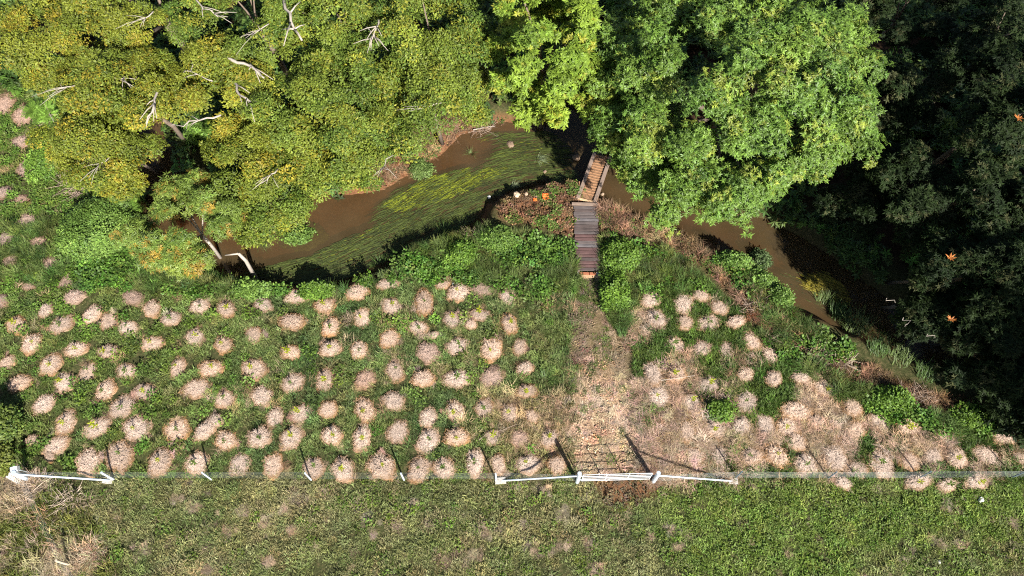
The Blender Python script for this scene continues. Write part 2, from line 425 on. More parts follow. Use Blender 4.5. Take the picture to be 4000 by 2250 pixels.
protos('narrow', [rosette('spray', 8, 7, .40, .25, .05, M['glossleaf']) for _ in range(5)])
def round_spray(name):
    m = MB()
    for _ in range(40):
        a = rnd(0, 6.283); r = .36*math.sqrt(random.random()); z = rnd(0, .16)
        m.leaf((r*math.cos(a), r*math.sin(a), z), rnd(0, 6.283), rnd(-.25, .45), rnd(.09, .15), rnd(.08, .13), rnd(.02, .25), rnd(-.4, .4), rnd(.6, 1.35))
    return m.build(name, M['leaf'])
protos('weed', [round_spray('spray') for _ in range(6)])
def turf(name, n, rad, l0, l1, w, lean, mat, curl=.5, vr=(.55, 1.4), segs=2):
    m = MB()
    ax = rnd(0, 6.283)
    for _ in range(n):
        r = rad*math.sqrt(random.random()); a = rnd(0, 6.283)
        m.blade((r*math.cos(a), r*math.sin(a), -.02), ax+random.gauss(0, 1.5), rnd(l0, l1), w*rnd(.7, 1.3), rnd(*lean), curl*rnd(.4, 1.3), rnd(*vr), segs)
    return m.build(name, mat)
protos('lawn', [turf('tuft', 85, .36, .08, .2, .028, (.5, 1.3), M['grass']) for _ in range(8)])
protos('meadow', [turf('tuft', 85, .36, .14, .34, .03, (.35, 1.1), M['grass'], .55) for _ in range(8)])
protos('tall', [turf('tuft', 70, .26, .45, .95, .028, (.05, .55), M['grass'], .4, segs=4) for _ in range(5)])
protos('hay', [turf('tuft', 90, .42, .22, .55, .016, (1.15, 1.6), M['straw'], .12, (.55, 1.35)) for _ in range(7)])
protos('dry', [turf('tuft', 90, .34, .25, .6, .017, (.5, 1.25), M['straw'], .4, (.5, 1.4), segs=3) for _ in range(6)])
def clods(name):
    m = MB()
    for _ in range(26):
        a = rnd(0, 6.283); r = .4*math.sqrt(random.random()); s = rnd(.025, .085)
        c = Vector((r*math.cos(a), r*math.sin(a), s*.3)); v = []
        for d in ((1,0,0),(-1,0,0),(0,1,0),(0,-1,0),(0,0,1),(0,0,-1)): v.append(c+Vector(d)*s*rnd(.6, 1.3)+Vector((rnd(-.3,.3), rnd(-.3,.3), 0))*s)
        m.add(v, [(0,2,4),(2,1,4),(1,3,4),(3,0,4),(2,0,5),(1,2,5),(3,1,5),(0,3,5)], rnd(.55, 1.4))
    for _ in range(14):
        a = rnd(0, 6.283); r = .4*math.sqrt(random.random())
        m.blade((r*math.cos(a), r*math.sin(a), rnd(.01, .06)), rnd(0, 6.283), rnd(.12, .35), .014, rnd(1.2, 1.6), .1, rnd(.9, 2.0))
    return m.build(name, M['soilclod'])
protos('clod', [clods('clods') for _ in range(6)])
def frond(m, p, az, L, val):
    p = np.array(p, float); a = .6
    for k in range(14):
        d = np.array([math.cos(az)*math.sin(a), math.sin(az)*math.sin(a), math.cos(a)])*L/14
        p = p+d; a += .1; pl = L*.26*math.sin(math.pi*(k+1.5)/16)
        for s in (-1, 1): m.leaf(p, az+s*1.25, -.15, pl, .05, .05, 0, val*rnd(.8, 1.2))
def fern(name):
    m = MB()
    for q in range(9): frond(m, (0, 0, 0), 6.283*q/9+rnd(-.3, .3), rnd(.7, 1.0), rnd(.8, 1.25))
    return m.build(name, M['leaf'])
protos('fern', [fern('fern') for _ in range(4)])

# ------------------------------------------------------------------ where the mulch mounds lie (read off three enlarged quarters)
A = [(140,20,70,50),(370,80,110,80),(655,80,110,80),(12,95,60,70),(230,145,70,80),(80,215,105,90),(305,215,120,100),(455,165,90,100),(535,195,110,90),
 (630,230,105,85),(750,135,90,95),(845,185,100,80),(985,125,110,75),(1115,140,105,85),(1295,115,100,75),(1465,70,115,90),(1600,120,100,90),
 (160,310,110,95),(378,335,105,90),(533,345,105,75),(750,305,110,85),(960,275,95,90),(1105,315,105,85),(1250,265,90,95),(1440,200,125,100),(1630,225,105,90),
 (40,400,80,80),(250,410,125,100),(430,445,100,100),(625,440,105,85),(875,425,90,100),(1040,430,120,100),(1250,430,130,105),(1435,350,105,85),(1630,335,105,90),
 (100,500,120,95),(315,495,95,100),(520,535,105,105),(710,540,115,85),(970,530,140,110),(1105,580,105,95),(1290,565,110,105),(1445,500,110,105),(1600,485,100,115),
 (215,605,115,95),(600,620,135,120),(1355,672,100,95),(1480,650,115,100),(1615,632,90,95),
 (325,695,115,110),(480,720,125,105),(675,725,150,120),(870,730,125,125),(1010,735,95,105),(1065,685,70,70),(1115,785,115,100),(1280,770,115,115),(1435,770,115,120),(1635,760,100,100),
 (165,785,75,65),(275,810,120,100),(250,862,70,50),
 (440,890,130,130),(590,860,130,170),(790,890,130,120),(970,895,115,120),(1180,900,120,95),(1345,905,115,105),(1545,915,115,105),(1690,925,115,120)]
B = [(118,55,120,85),(270,15,125,60),(450,105,105,130),(540,18,80,45),(620,55,130,90),(740,40,110,70),(860,80,80,75),(290,125,100,95),(145,180,95,95),
 (420,228,95,75),(585,190,90,80),(725,165,110,70),(680,215,60,60),(868,210,90,100),(500,265,45,40),(280,283,115,90),(130,340,100,85),
 (470,350,115,105),(612,320,105,95),(780,335,130,110),(920,325,80,85),(945,430,85,75),(160,480,120,95),(305,440,100,105),(445,480,110,95),
 (610,480,130,100),(785,470,120,105),(300,590,115,95),(955,540,105,75),(160,635,115,120),(470,670,105,95),(605,640,115,95),(745,625,110,90),
 (870,650,100,95),(980,665,75,80),(320,740,100,130),(145,770,105,120),(470,785,120,120),(610,770,120,100),(790,765,100,90),(920,775,95,95),(1065,775,100,95),
 (240,910,140,130),(425,925,125,115),(550,920,115,110),(700,895,110,120),(815,905,90,95),(960,900,130,100),(1105,905,95,110)]
BR = [(1565,90,90,80),(1590,185,110,80),(1690,310,90,80),(1575,455,90,100),(1690,460,95,80),(1600,570,120,100)]
Cq = [(85,110,85,120),(95,205,75,80),(170,75,80,60),(210,205,100,85),(265,130,80,70),(345,200,90,60),(180,330,80,80),(300,340,80,90),(425,295,90,75),(515,365,80,80),
 (210,510,110,80),(130,600,95,90),(390,460,90,75),(530,480,75,75),(665,475,90,60),(780,525,100,90),(400,590,110,100),(920,620,80,100),(640,640,130,90),(745,690,85,70),
 (1045,695,90,90),(930,735,110,90),(1190,720,120,90),(105,740,90,90),(245,725,100,90),(370,715,90,90),(490,705,90,90),(600,720,100,110),(145,860,90,90),(265,860,90,90),
 (420,860,100,90),(545,860,110,100),(640,790,90,90),(690,900,110,100),(830,870,130,110),(940,925,110,80),(1060,900,110,130),(1200,885,90,90),(1310,860,90,80),(1430,870,110,90),
 (1580,860,120,90),(1660,760,120,80),(1750,740,60,90),(1740,870,70,70),(870,992,80,60),(1240,985,130,70),(1380,1000,100,60),(1525,985,120,70)]
L = [(20,520,80,130),(118,570,90,120),(105,700,80,70),(150,830,90,130),(20,950,60,60),(110,985,60,50),(140,1095,80,80),(30,1180,80,70),(195,1195,80,60),(60,1285,90,70),
 (250,1300,80,70),(322,1390,60,60),(390,1210,80,60)]
MOUNDS = []
for name, lst, ox, oy in (('field', A, 0, 1100), ('field', B, 1300, 1100), ('east', BR, 1300, 1100), ('east', Cq, 2600, 1100), ('west', L, 0, 0)):
    for (x, y, ww, hh) in lst:
        px, py = ox + x/1.26, oy + y/1.26
        p = spot(px, py, 0.05, 1.0); k = mpp(px/S, py/S)/S/1.26
        MOUNDS.append(dict(zone=name, px=px, py=py, x=p[0], y=p[1], rx=ww*k/2*(1.25 if name == 'west' else 1), ry=hh*k/2/.90*(1.2 if name == 'west' else 1)))
mxy = np.array([(m['x'], m['y'], m['rx'], m['ry']) for m in MOUNDS])
def mound_field(x, y):
    """smallest elliptical distance to any mound (1 = on a rim)"""
    d = np.full(len(x), 9.0)
    for a, b, c, e in mxy: d = np.minimum(d, np.hypot((x-a)/c, (y-b)/e))
    return d

# bridge line on the ground
BR_S = spot((2250+2346)/2, 1058, .15, 1.0); BR_N = spot((2241+2336)/2, 803, .15, 1.0)
def near_bridge(x, y, half=.8):
    d = BR_N[:2]-BR_S[:2]; Ld = np.linalg.norm(d); d = d/Ld
    t = (x-BR_S[0])*d[0]+(y-BR_S[1])*d[1]; s = np.abs((x-BR_S[0])*-d[1]+(y-BR_S[1])*d[0])
    return (t > -.5) & (t < Ld+.2) & (s < half)

# ------------------------------------------------------------------ ground cover
def in_view(x, y, z=0, margin=2.5):
    dep = .5*y + .866*(H-z)
    vv = (.866*y - .5*(H-z))/dep
    return (np.abs(x) < .721*dep+margin) & (vv > -.406-.07) & (vv < .406+.08)
def cand(dens, poly=None, box=(-42, 42, 2.5, 52)):
    if poly is not None: box = (poly[:, 0].min()-1, poly[:, 0].max()+1, poly[:, 1].min()-1, poly[:, 1].max()+1)
    n = int((box[1]-box[0])*(box[3]-box[2])*dens)
    x = rng.uniform(box[0], box[1], n); y = rng.uniform(box[2], box[3], n)
    k = in_view(x, y); return x[k], y[k]
def lay(name, key, x, y, col, smin=.8, smax=1.25, tilt=.15, lift=0.0, flat=None):
    z = height(x, y)+lift; n = len(x)
    rot = np.stack([rng.normal(0, tilt, n), rng.normal(0, tilt, n), rng.uniform(0, 6.283, n)], 1)
    s = rng.uniform(smin, smax, n); s3 = np.stack([s, s, s*(flat if flat is not None else 1.0)], 1)
    return scatter(name, key, np.stack([x, y, z], 1), rot, s3, col)
def mixc(a, b, t): t = np.clip(t, 0, 1)[:, None]; return np.array(a)[None]*(1-t)+np.array(b)[None]*t
def jitter(c, s=.16):
    n = len(c); return c*np.exp(rng.normal(0, s, n))[:, None]*np.exp(rng.normal(0, s*.35, (n, 3)))

GREEN_D, GREEN_B, GREEN_Y, OLIVE, TAN, HAY, PINK, BROWN = (.10,.15,.048), (.07,.145,.026), (.13,.19,.03), (.10,.105,.036), (.34,.24,.13), (.52,.37,.22), (.58,.42,.34), (.17,.085,.045)

# mown paddock south of the fence
x, y = cand(12, None, (-30, 30, 2.5, FENCE_Y+.9)); md = mound_field(x, y)
k = (md > .95) & (y < FENCE_Y+(fbm(x, y, .8, 44)-.4)*1.5) & (soft(x, y, SOIL_GATE) < .5) & (soft(x, y, CORNER_DRY) < rng.uniform(.2, 1.2, len(x))); x, y = x[k], y[k]
cl = soft(x, y, CLOVER, 1.2); f1 = fbm(x, y, .55, 5); f2 = fbm(x, y, 1.6, 8)
c = mixc((.155, .19, .06), (.28, .26, .115), sstep(.3, .7, .6*f1+.4*fbm(x, y, .2, 29))); c = c*(1-cl[:, None]*.8) + np.array((.19, .28, .05))*cl[:, None]*.8
dryp = sstep(.64, .78, f2)*(1-cl*.7); c = c*(1-dryp[:, None]*.65)+np.array((.27, .20, .13))*dryp[:, None]*.65
tag(lay('paddock_grass', 'lawn', x, y, jitter(c, .2), .8, 1.35), 'short mown olive grass of the paddock below the wire fence', kind='stuff')
kk = rng.random(len(x)) < (.15+.55*cl)*sstep(.35, .6, fbm(x, y, .9, 91))
tag(lay('clover', 'weed', x[kk], y[kk], jitter(mixc((.08, .13, .02), (.13, .19, .025), f2[kk]), .22), .6, 1.0), 'patches of leafy clover spreading through the paddock', kind='stuff')
kk = (rng.random(len(x)) < .03+.4*dryp)
tag(lay('dead_grass', 'hay', x[kk], y[kk], jitter(mixc((.24, .18, .11), (.42, .31, .24), rng.random(kk.sum())), .2), .25, .6, lift=.04), 'bleached dead grass lying in patches on the paddock', kind='stuff')

pp = [(955,1105,0,90),(1185,1130,0,80),(1320,1180,0,70),(1400,1125,0,40),(1130,1235,0,60),(1430,1225,0,50),(720,1310,0,40),(860,1080,0,50),(1330,1375,0,50),(1030,1425,0,60),
      (170,1165,1,80),(1135,1135,1,80),(740,1205,1,60),(985,1315,1,80),(1135,1305,1,90),(1270,1300,1,80),(690,1340,1,50),(410,1090,1,40),(200,1235,1,50),(1290,1430,1,80),(760,1250,1,40),(1050,1030,1,60),
      (1390,1110,2,80),(1710,1195,2,80),(1340,1290,2,70),(1460,1290,2,50),(30,1230,2,60),(60,1310,2,50)]
xx, yy = [], []
for a, b, o_, w_ in pp:
    g_ = spot((0, 1300, 2600)[o_]+a/1.26, 1100+b/1.26, 0, 1.0); n_ = 3+w_//12; xx.append(g_[0]+rng.normal(0, w_*.0028, n_)); yy.append(g_[1]+rng.normal(0, w_*.0022, n_))
xx = np.concatenate(xx); yy = np.concatenate(yy)
tag(lay('bleached_tuft', 'hay', xx, yy, jitter(mixc((.28, .21, .13), (.46, .36, .26), rng.random(len(xx))), .2), .25, .5, .2, lift=.08), 'small bleached straw patches dotted over the mown paddock', kind='stuff')

# grass between the mounds
x, y = cand(11, None, (-46, 6, FENCE_Y-.3, 42)); fi = np.maximum(soft(x, y, FIELD, .4), soft(x, y, LEFTSTRIP, .6)); md = mound_field(x, y-.08)
sd = sdist(x, y, STREAM)
k = (fi > .4) & (md > 1.07+rng.normal(0, .05, len(x))) & (sd > .25) & (soft(x, y, PATH_CORE) < rng.random(len(x))) & (soft(x, y, SOIL_L) < .6) & ~near_bridge(x, y); x, y = x[k], y[k]
f1 = fbm(x, y, .45, 15); f2 = fbm(x, y, 1.4, 18); west = sstep(-13, -19, x+(f1-.5)*6); ls = soft(x, y, LEFTSTRIP, 1.)
c = mixc(GREEN_D, (.18, .23, .07), sstep(.3, .7, f1)); c = c*(1-.55*west[:, None])+np.array((.17, .215, .05))*.55*west[:, None]
mdr = np.maximum(soft(x, y, MIDDRY, .9)*.75, sstep(.66, .76, f2)*.5); c = c*(1-mdr[:, None])+np.array((.30, .21, .11))*mdr[:, None]
short = sstep(.45, .6, fbm(x, y, .3, 66))
tag(lay('field_grass', 'meadow', x, y, jitter(c, .2), .6, 1.1, .2), 'green grass growing between the rows of mulch mounds', kind='stuff')
kk = rng.random(len(x)) < .03+.45*ls+.10*west
tag(lay('field_weed', 'weed', x[kk], y[kk], jitter(mixc((.07, .13, .022), (.14, .21, .03), f2[kk]), .25), .6, 1.2, lift=.12), 'leafy weeds scattered through the grass of the mound field', kind='stuff')
kk = rng.random(len(x)) < .02+.5*mdr
tag(lay('field_straw', 'dry', x[kk], y[kk], jitter(mixc(TAN, HAY, rng.random(kk.sum())), .2), .6, 1.1), 'stray dry straw lodged in the grass between the mounds', kind='stuff')

xx, yy = [], []
for a, b, c_, e in mxy:
    n_ = int(rng.integers(0, 3)); t_ = rng.uniform(0, 6.283, n_); u_ = rng.uniform(.75, 1.25, n_); xx.append(a+c_*u_*np.cos(t_)); yy.append(b+e*u_*np.sin(t_))
xx = np.concatenate(xx); yy = np.concatenate(yy)
tag(lay('spilt_straw', 'hay', xx, yy, jitter(mixc((.34, .21, .125), (.55, .40, .30), rng.random(len(xx))), .2), .3, .65, .25, lift=.1), 'wisps of straw spilt round the mulch mounds', kind='stuff')

# dry east field
x, y = cand(19, RIGHT); md = mound_field(x, y); ri = soft(x, y, RIGHT, .5)
k = (ri > .35) & (md > 1.2) & (soft(x, y, SOIL_R) < .6) & ~near_bridge(x, y); x, y = x[k], y[k]
g = fbm(x, y, .55, 27); st = soft(x, y, STRAWY, 1.0)
green = g - .13*st + .05*sstep(17, 24, x) + .1*sstep(17, 21, y)
isg = green + rng.normal(0, .06, len(x)) > .455
tag(lay('east_grass', 'meadow', x[isg], y[isg], jitter(mixc((.05, .10, .022), (.10, .15, .028), g[isg]*2-.6), .25), .7, 1.3, .2), 'rank green grass showing between dry straw beside the track', kind='stuff')
q = ~isg
tag(lay('east_straw', 'dry', x[q], y[q], jitter(mixc((.22, .14, .075), (.47, .34, .215), sstep(.3, .65, fbm(x[q], y[q], 1.1, 32))), .25), .45, .95, .2), 'tangled tan dry grass on the field right of the track', kind='stuff')
q = q & (rng.random(len(x)) < .55)
tag(lay('east_hay', 'hay', x[q], y[q], jitter(mixc(TAN, PINK, rng.random(q.sum())), .2), .7, 1.2, .15, lift=.1), 'loose bleached hay strewn over the field right of the track', kind='stuff')

# the track
x, y = cand(11, PATH); k = (soft(x, y, PATH, .4) > .5) & (mound_field(x, y) > .9) & ~near_bridge(x, y); x, y = x[k], y[k]; f = fbm(x, y, .8, 51)
up = sstep(13.5, 17.5, y)
q = rng.random(len(x)) < .45
tag(lay('track_straw', 'hay', x[q], y[q], jitter(mixc((.46, .33, .21), (.62, .47, .35), f[q]), .2)*(1-.45*up[q])[:, None], .5, 1.0, .1), 'straw trodden flat into the bare dirt track', kind='stuff')
q = rng.random(len(x)) < .5
tag(lay('track_crumb', 'clod', x[q], y[q], jitter(mixc((.28, .18, .11), (.48, .34, .23), f[q]), .3)*(1-.55*up[q])[:, None], .5, .9, .1, flat=.8), 'crumbled pale soil along the dirt track', kind='stuff')
q = rng.random(len(x)) < (.06+.6*up)*sstep(.38, .5, f)
tag(lay('track_grass', 'meadow', x[q], y[q], jitter(np.tile((.10, .14, .03), (q.sum(), 1)), .25), .5, .9), 'sparse green grass along the middle of the track', kind='stuff')

# soil banks
for nm, poly, lab in (('stream_soil', SOIL_L, 'dug brown soil between the footbridge and the weedy pool'), ('bank_soil', SOIL_R, 'churned brown soil and dead brush along the right-hand stream bank'),
                      ('gate_soil', SOIL_GATE, 'dark churned soil in front of the metal gate'), ('shore_soil', SOIL_N, 'reddish soil and roots on the far shore of the pool')):
    x, y = cand(22, poly); s = soft(x, y, poly, .4); sd = sdist(x, y, STREAM); k = (s > .45) & (sd > .1) & ~near_bridge(x, y, .75); x, y = x[k], y[k]
    f = fbm(x, y, .9, 57)
    base = mixc((.095, .052, .028), (.20, .12, .07), f) if nm != 'gate_soil' else mixc((.085, .06, .036), (.15, .11, .07), f)
    if nm == 'gate_soil': x, y, base = x[::2], y[::2], base[::2]; f = f[::2]
    tag(lay(nm, 'clod', x, y, jitter(base, .28), .4, .85, .25), lab, kind='stuff')
    if nm in ('bank_soil', 'shore_soil'):
        q = rng.random(len(x)) < .4
        tag(lay(nm.replace('soil', 'brush'), 'dry', x[q], y[q], jitter(mixc((.15, .09, .05), (.34, .22, .13), f[q]), .3), .7, 1.3, .4), 'matted dead brown grass on the '+('right-hand bank' if nm == 'bank_soil' else 'far shore of the pool'), kind='stuff')
    if nm != 'gate_soil':
        q = rng.random(len(x)) < .75*sstep(.42, .6, fbm(x, y, .9, 88))
        tag(lay(nm.replace('soil', 'weed'), 'weed', x[q], y[q], jitter(np.tile((.09, .14, .028), (q.sum(), 1)), .3), .5, 1.0), 'small green weeds sprouting from the '+{'stream_soil': 'dug soil left of the footbridge', 'bank_soil': 'soil of the right-hand bank', 'shore_soil': 'reddish far shore'}[nm], kind='stuff')

# dry corner beyond the diagonal fence
x, y = cand(13, CORNER_DRY); s = soft(x, y, CORNER_DRY, .5); k = s > .4; x, y = x[k], y[k]; f = fbm(x, y, .7, 61)
q = f + rng.normal(0, .06, len(x)) > .58
tag(lay('corner_straw', 'dry', x[q], y[q], jitter(mixc((.26, .19, .11), (.48, .36, .24), f[q]), .25), .7, 1.4, .25), 'long bleached dead grass in the corner beyond the diagonal fence', kind='stuff')
tag(lay('corner_grass', 'meadow', x[~q], y[~q], jitter(np.tile((.13, .145, .032), ((~q).sum(), 1)), .25), .9, 1.6, .2), 'yellow-green rough grass in the corner beyond the diagonal fence', kind='stuff')

# weeds and long grass along the near bank
WEEDZ = [P0([(1000,655),(1100,610),(1200,575),(1300,590),(1440,620),(1452,730),(1330,745),(1150,720),(1010,700)]),
         P0([(1512,590),(1600,605),(1740,660),(1770,720),(1700,760),(1620,740),(1560,840),(1512,740)]),
         P0([(1790,650),(1850,660),(1930,725),(1985,780),(2050,825),(2150,890),(2100,905),(2000,860),(1900,775),(1850,710)]),
         P0([(1880,790),(2000,880),(2120,960),(2260,1010),(2440,1060),(2600,1040),(2600,1090),(2400,1100),(2200,1040),(2050,970),(1930,880)]),
         P0([(-60,560),(330,560),(470,660),(640,725),(860,728),(1000,690),(1000,720),(600,750),(250,720),(-60,700)])]
xs, ys = [], []
for p in WEEDZ:
    x, y = cand(13, p); k = (soft(x, y, p, .5) > .45) & (mound_field(x, y) > 1.0) & (sdist(x, y, STREAM) > .2) & ~near_bridge(x, y); xs.append(x[k]); ys.append(y[k])
x = np.concatenate(xs); y = np.concatenate(ys); f = fbm(x, y, .6, 71)
q = f > .5
tag(lay('bank_leaf', 'weed', x[q], y[q], jitter(mixc((.06, .13, .022), (.12, .21, .03), rng.random(q.sum())), .25), .9, 1.6, .3, lift=.15), 'leafy green weeds crowding the near bank and bridge approach', kind='stuff')
tag(lay('bank_grass', 'tall', x[~q], y[~q], jitter(mixc((.06, .11, .025), (.14, .17, .045), rng.random((~q).sum())), .3), .6, 1.0, .25), 'long grass leaning along the near stream bank', kind='stuff')

# undergrowth of the shaded wood
x, y = cand(5, None, (-40, 42, 18, 50)); sd = sdist(x, y, STREAM)
fo = (y > stream_mid(x)) & (sd > .25) & (soft(x, y, LEFTSTRIP) < .4) & (soft(x, y, SOIL_N) < .4); x, y = x[fo], y[fo]
q = rng.random(len(x)) < sstep(.36, .56, fbm(x, y, .35, 99))*.9; x, y = x[q], y[q]
tag(lay('undergrowth', 'bright', x, y, jitter(mixc((.05, .09, .022), (.09, .15, .03), rng.random(len(x))), .3), 1.0, 2.2, .4, lift=.5), 'green leafy undergrowth on the shaded floor of the wood', kind='stuff')

# ------------------------------------------------------------------ water weed combed out by the current
def weed(name, label, poly_px, n, angle, cols, zr, wid, seglen=(.5, 1.6), seed=1, patchy=.75):
    r = random.Random(seed); poly = np.array(poly_px, float); m = MB()
    x0, y0 = poly.min(0); x1, y1 = poly.max(0); q = np.random.default_rng(seed)
    cx, cy2 = q.uniform(x0, x1, n*6), q.uniform(y0, y1, n*6); ok = inside(cx, cy2, poly); cx, cy2 = cx[ok][:n], cy2[ok][:n]
    nzs = fbm(cx, cy2*1.6, .02, seed, 2)
    for px, py, nz in zip(cx, cy2, nzs):
        if nz < .42 and r.random() < patchy: continue
        p = spot(px, py, ZW); a = angle(px, py); Lr = r.uniform(*seglen); ww = r.uniform(*wid); pts = []
        ph = r.uniform(0, 6.28); z = r.uniform(*zr)
        for k in range(8):
            pts.append((p[0], p[1])); aa = a + .22*math.sin(ph+k*1.1)
            p = p + np.array([-math.cos(aa), -math.sin(aa), 0])*Lr/7
        v = []; f = []
        for k, (qx, qy) in enumerate(pts):
            w2 = ww*math.sin(math.pi*(k+.6)/8.2)*.5+.004
            zz = ZW+z+.012*math.sin(ph+k*1.9)
            v += [(qx+math.sin(a)*w2, qy-math.cos(a)*w2, zz), (qx, qy, zz+w2*.5), (qx-math.sin(a)*w2, qy+math.cos(a)*w2, zz)]
        for k in range(7): f += [(3*k, 3*k+1, 3*k+4, 3*k+3), (3*k+1, 3*k+2, 3*k+5, 3*k+4)]
        m.add(v, f, r.uniform(.4, 1.5)*(.6+.8*nz))
    o = m.build(name, cols); tag(o, label, kind='stuff'); return o
M['weedD'] = leafy('dark_water_weed', .5, .15, .3, (.044, .058, .010))
M['weedB'] = leafy('bright_water_weed', .5, .15, .3, (.125, .145, .010))
M['weedR'] = leafy('yellow_water_weed', .5, .15, .3, (.16, .13, .012))
def ang(px, py): return R(float(np.interp(px, [750, 900, 1050, 1180, 1300, 1420], [18, 28, 36, 33, 18, 2])))
POOL = [(800,640),(870,600),(960,560),(985,500),(1010,470),(1080,445),(1150,425),(1240,410),(1290,360),(1240,330),(1400,330),(1445,370),(1450,430),(1370,455),(1290,478),(1225,510),(1200,555),(1100,600),(1000,640),(900,690),(800,705),(700,700),(650,680),(720,655)]
weed('dark_water_weed', 'dark green water weed combed along the pool by the current', POOL, 6800, ang, M['weedD'], (-.05, .018), (.03, .09), seed=3, patchy=.35)
weed('bright_water_weed', 'bright yellow-green water weed floating at the top of the pool', [(985,500),(1090,440),(1180,420),(1290,420),(1250,450),(1180,480),(1120,500),(1030,530),(985,520)], 900, ang, M['weedB'], (.0, .025), (.02, .055), (.25, .7), seed=5, patchy=.97)
weed('pale_water_weed', 'thin yellowish streaks of weed across the pool by the reeds', [(1220,335),(1430,345),(1450,400),(1300,420),(1150,480),(1050,560),(930,640),(800,670),(820,630),(960,560),(1100,470),(1230,410)], 900, ang, M['weedB'], (-.05, .01), (.015, .04), (.3, .9), seed=6, patchy=.95)
weed('yellow_water_weed', 'yellow weed raft in the right-hand stream below the shaded trees', [(2030,700),(2090,690),(2140,730),(2150,775),(2100,765),(2040,735)], 420, lambda a, b: R(-28), M['weedR'], (.0, .03), (.03, .07), (.3, .8), seed=8)
weed('brown_water_weed', 'dark trailing weed in the right-hand stream', [(1960,700),(2060,690),(2160,760),(2180,800),(2100,790),(2000,740)], 500, lambda a, b: R(-30), M['weedD'], (-.1, .0), (.03, .06), (.5, 1.2), seed=9)

# ------------------------------------------------------------------ trees
def crown_pts(center, radii, nblob, rb, per, seed, low=-.35, flat=.75, tight=False):
    r = np.random.default_rng(seed)
    c = np.array(center); rad = np.array(radii)
    d = r.normal(size=(nblob*4, 3)); d /= np.linalg.norm(d, axis=1, keepdims=True); d = d[d[:, 2] > low][:nblob]
    lump = (.92 if tight else .82) + (.16 if tight else .36)*noise(d[:, 0]*2.2+7, d[:, 1]*2.2+d[:, 2]*1.7, 1.3, seed)
    bc = c + d*rad*(lump*r.uniform(.82 if tight else .56, 1.03, len(d)))[:, None]
    P, Nn, hb = [], [], []
    for b, dd in zip(bc, d):
        q = r.normal(size=(per, 3)) + dd*.7 + np.array([0, 0, 1.0]); q /= np.linalg.norm(q, axis=1, keepdims=True)
        rr = rb*r.uniform(.6, 1.35)
        P.append(b + q*np.array([1, 1, flat])*rr*r.uniform(.55, 1.05, per)[:, None])
        Nn.append(q*.7 + np.array([0, 0, .55]) + r.normal(size=(per, 3))*.28)
        hb.append(np.full(per, r.normal()))
    return np.concatenate(P), np.concatenate(Nn), np.concatenate(hb), bc
def tree(name, label, cx, cy, zc, rpx, rz, key, pal, nblob=70, rb=.85, per=22, seed=1, scale=(.8, 1.25), group=None, bark='bark', base=None, ry=None, low=-.35, limbs=7, cat='tree', hue=.25, flat=.75, lobes=(), tight=False):
    c = spot(cx, cy, zc); k = mpp(cx, cy, zc); rx = rpx*k; ryy = (ry*k if ry else rx)
    bx, by = (c[0], c[1]+3.0) if base is None else base
    bz = hz(bx, by)
    t = empty(name, (bx, by, bz)); tag(t, label, cat, group)
    P, Nn, hb, bc = crown_pts(c, (rx, ryy, rz), nblob, rb, per, seed, low, flat, tight)
    for j, (lx, ly, lz, lr, lh, ln) in enumerate(lobes):
        kk = mpp(lx, ly, lz)*lr; a, b, h_, d = crown_pts(spot(lx, ly, lz), (kk, kk, lh), ln, rb*.9, per, seed+j+7, low, flat, tight)
        P = np.concatenate([P, a]); Nn = np.concatenate([Nn, b]); hb = np.concatenate([hb, h_]); bc = np.concatenate([bc, d])
    n = len(P); r = np.random.default_rng(seed+99)
    mixf = np.clip(.5 + hue*hb + r.normal(0, .18, n), 0, 1)
    col = mixc(pal[0], pal[1], mixf)
    if len(pal) > 2:
        sel = r.random(n) < .10+.12*(hb > .8); col[sel] = np.array(pal[2])
    col = col*np.exp(r.normal(0, .14, n))[:, None]
    org = np.array([bx, by, bz])
    cr = scatter('crown', key, P-org, euler_from_normal(Nn, r.uniform(0, 6.283, n)), r.uniform(scale[0], scale[1], n), col, t)
    cr['kind'] = 'stuff'
    # trunk and limbs
    tr = max(.10, .02*(zc+rz)*(.8 if rx < 4 else 1.5)); fork = np.array([bx*.4+c[0]*.6, by*.4+c[1]*.6, max(bz+.8, zc-rz*.75)])
    m = MB(); mid = (org+fork)/2 + np.array([r.normal(0, .2), r.normal(0, .2), 0])
    m.tube([(0, 0, -.3), tuple(mid-org), tuple(fork-org)], [tr*1.25, tr, tr*.8], 8)
    m.build('trunk', M[bark], t, True, attr=True)
    for b in bc[r.permutation(len(bc))[:limbs]]:
        m = MB(); mid = fork*.45+b*.55+np.array([0, 0, .25*rz*r.uniform(-.3, .6)])
        m.tube([tuple(fork-org), tuple(mid-org+r.normal(0, .15, 3)), tuple(b-org)], [tr*.5, tr*.32, tr*.12], 6)
        m.build('limb', M[bark], t, True)
    return t, org
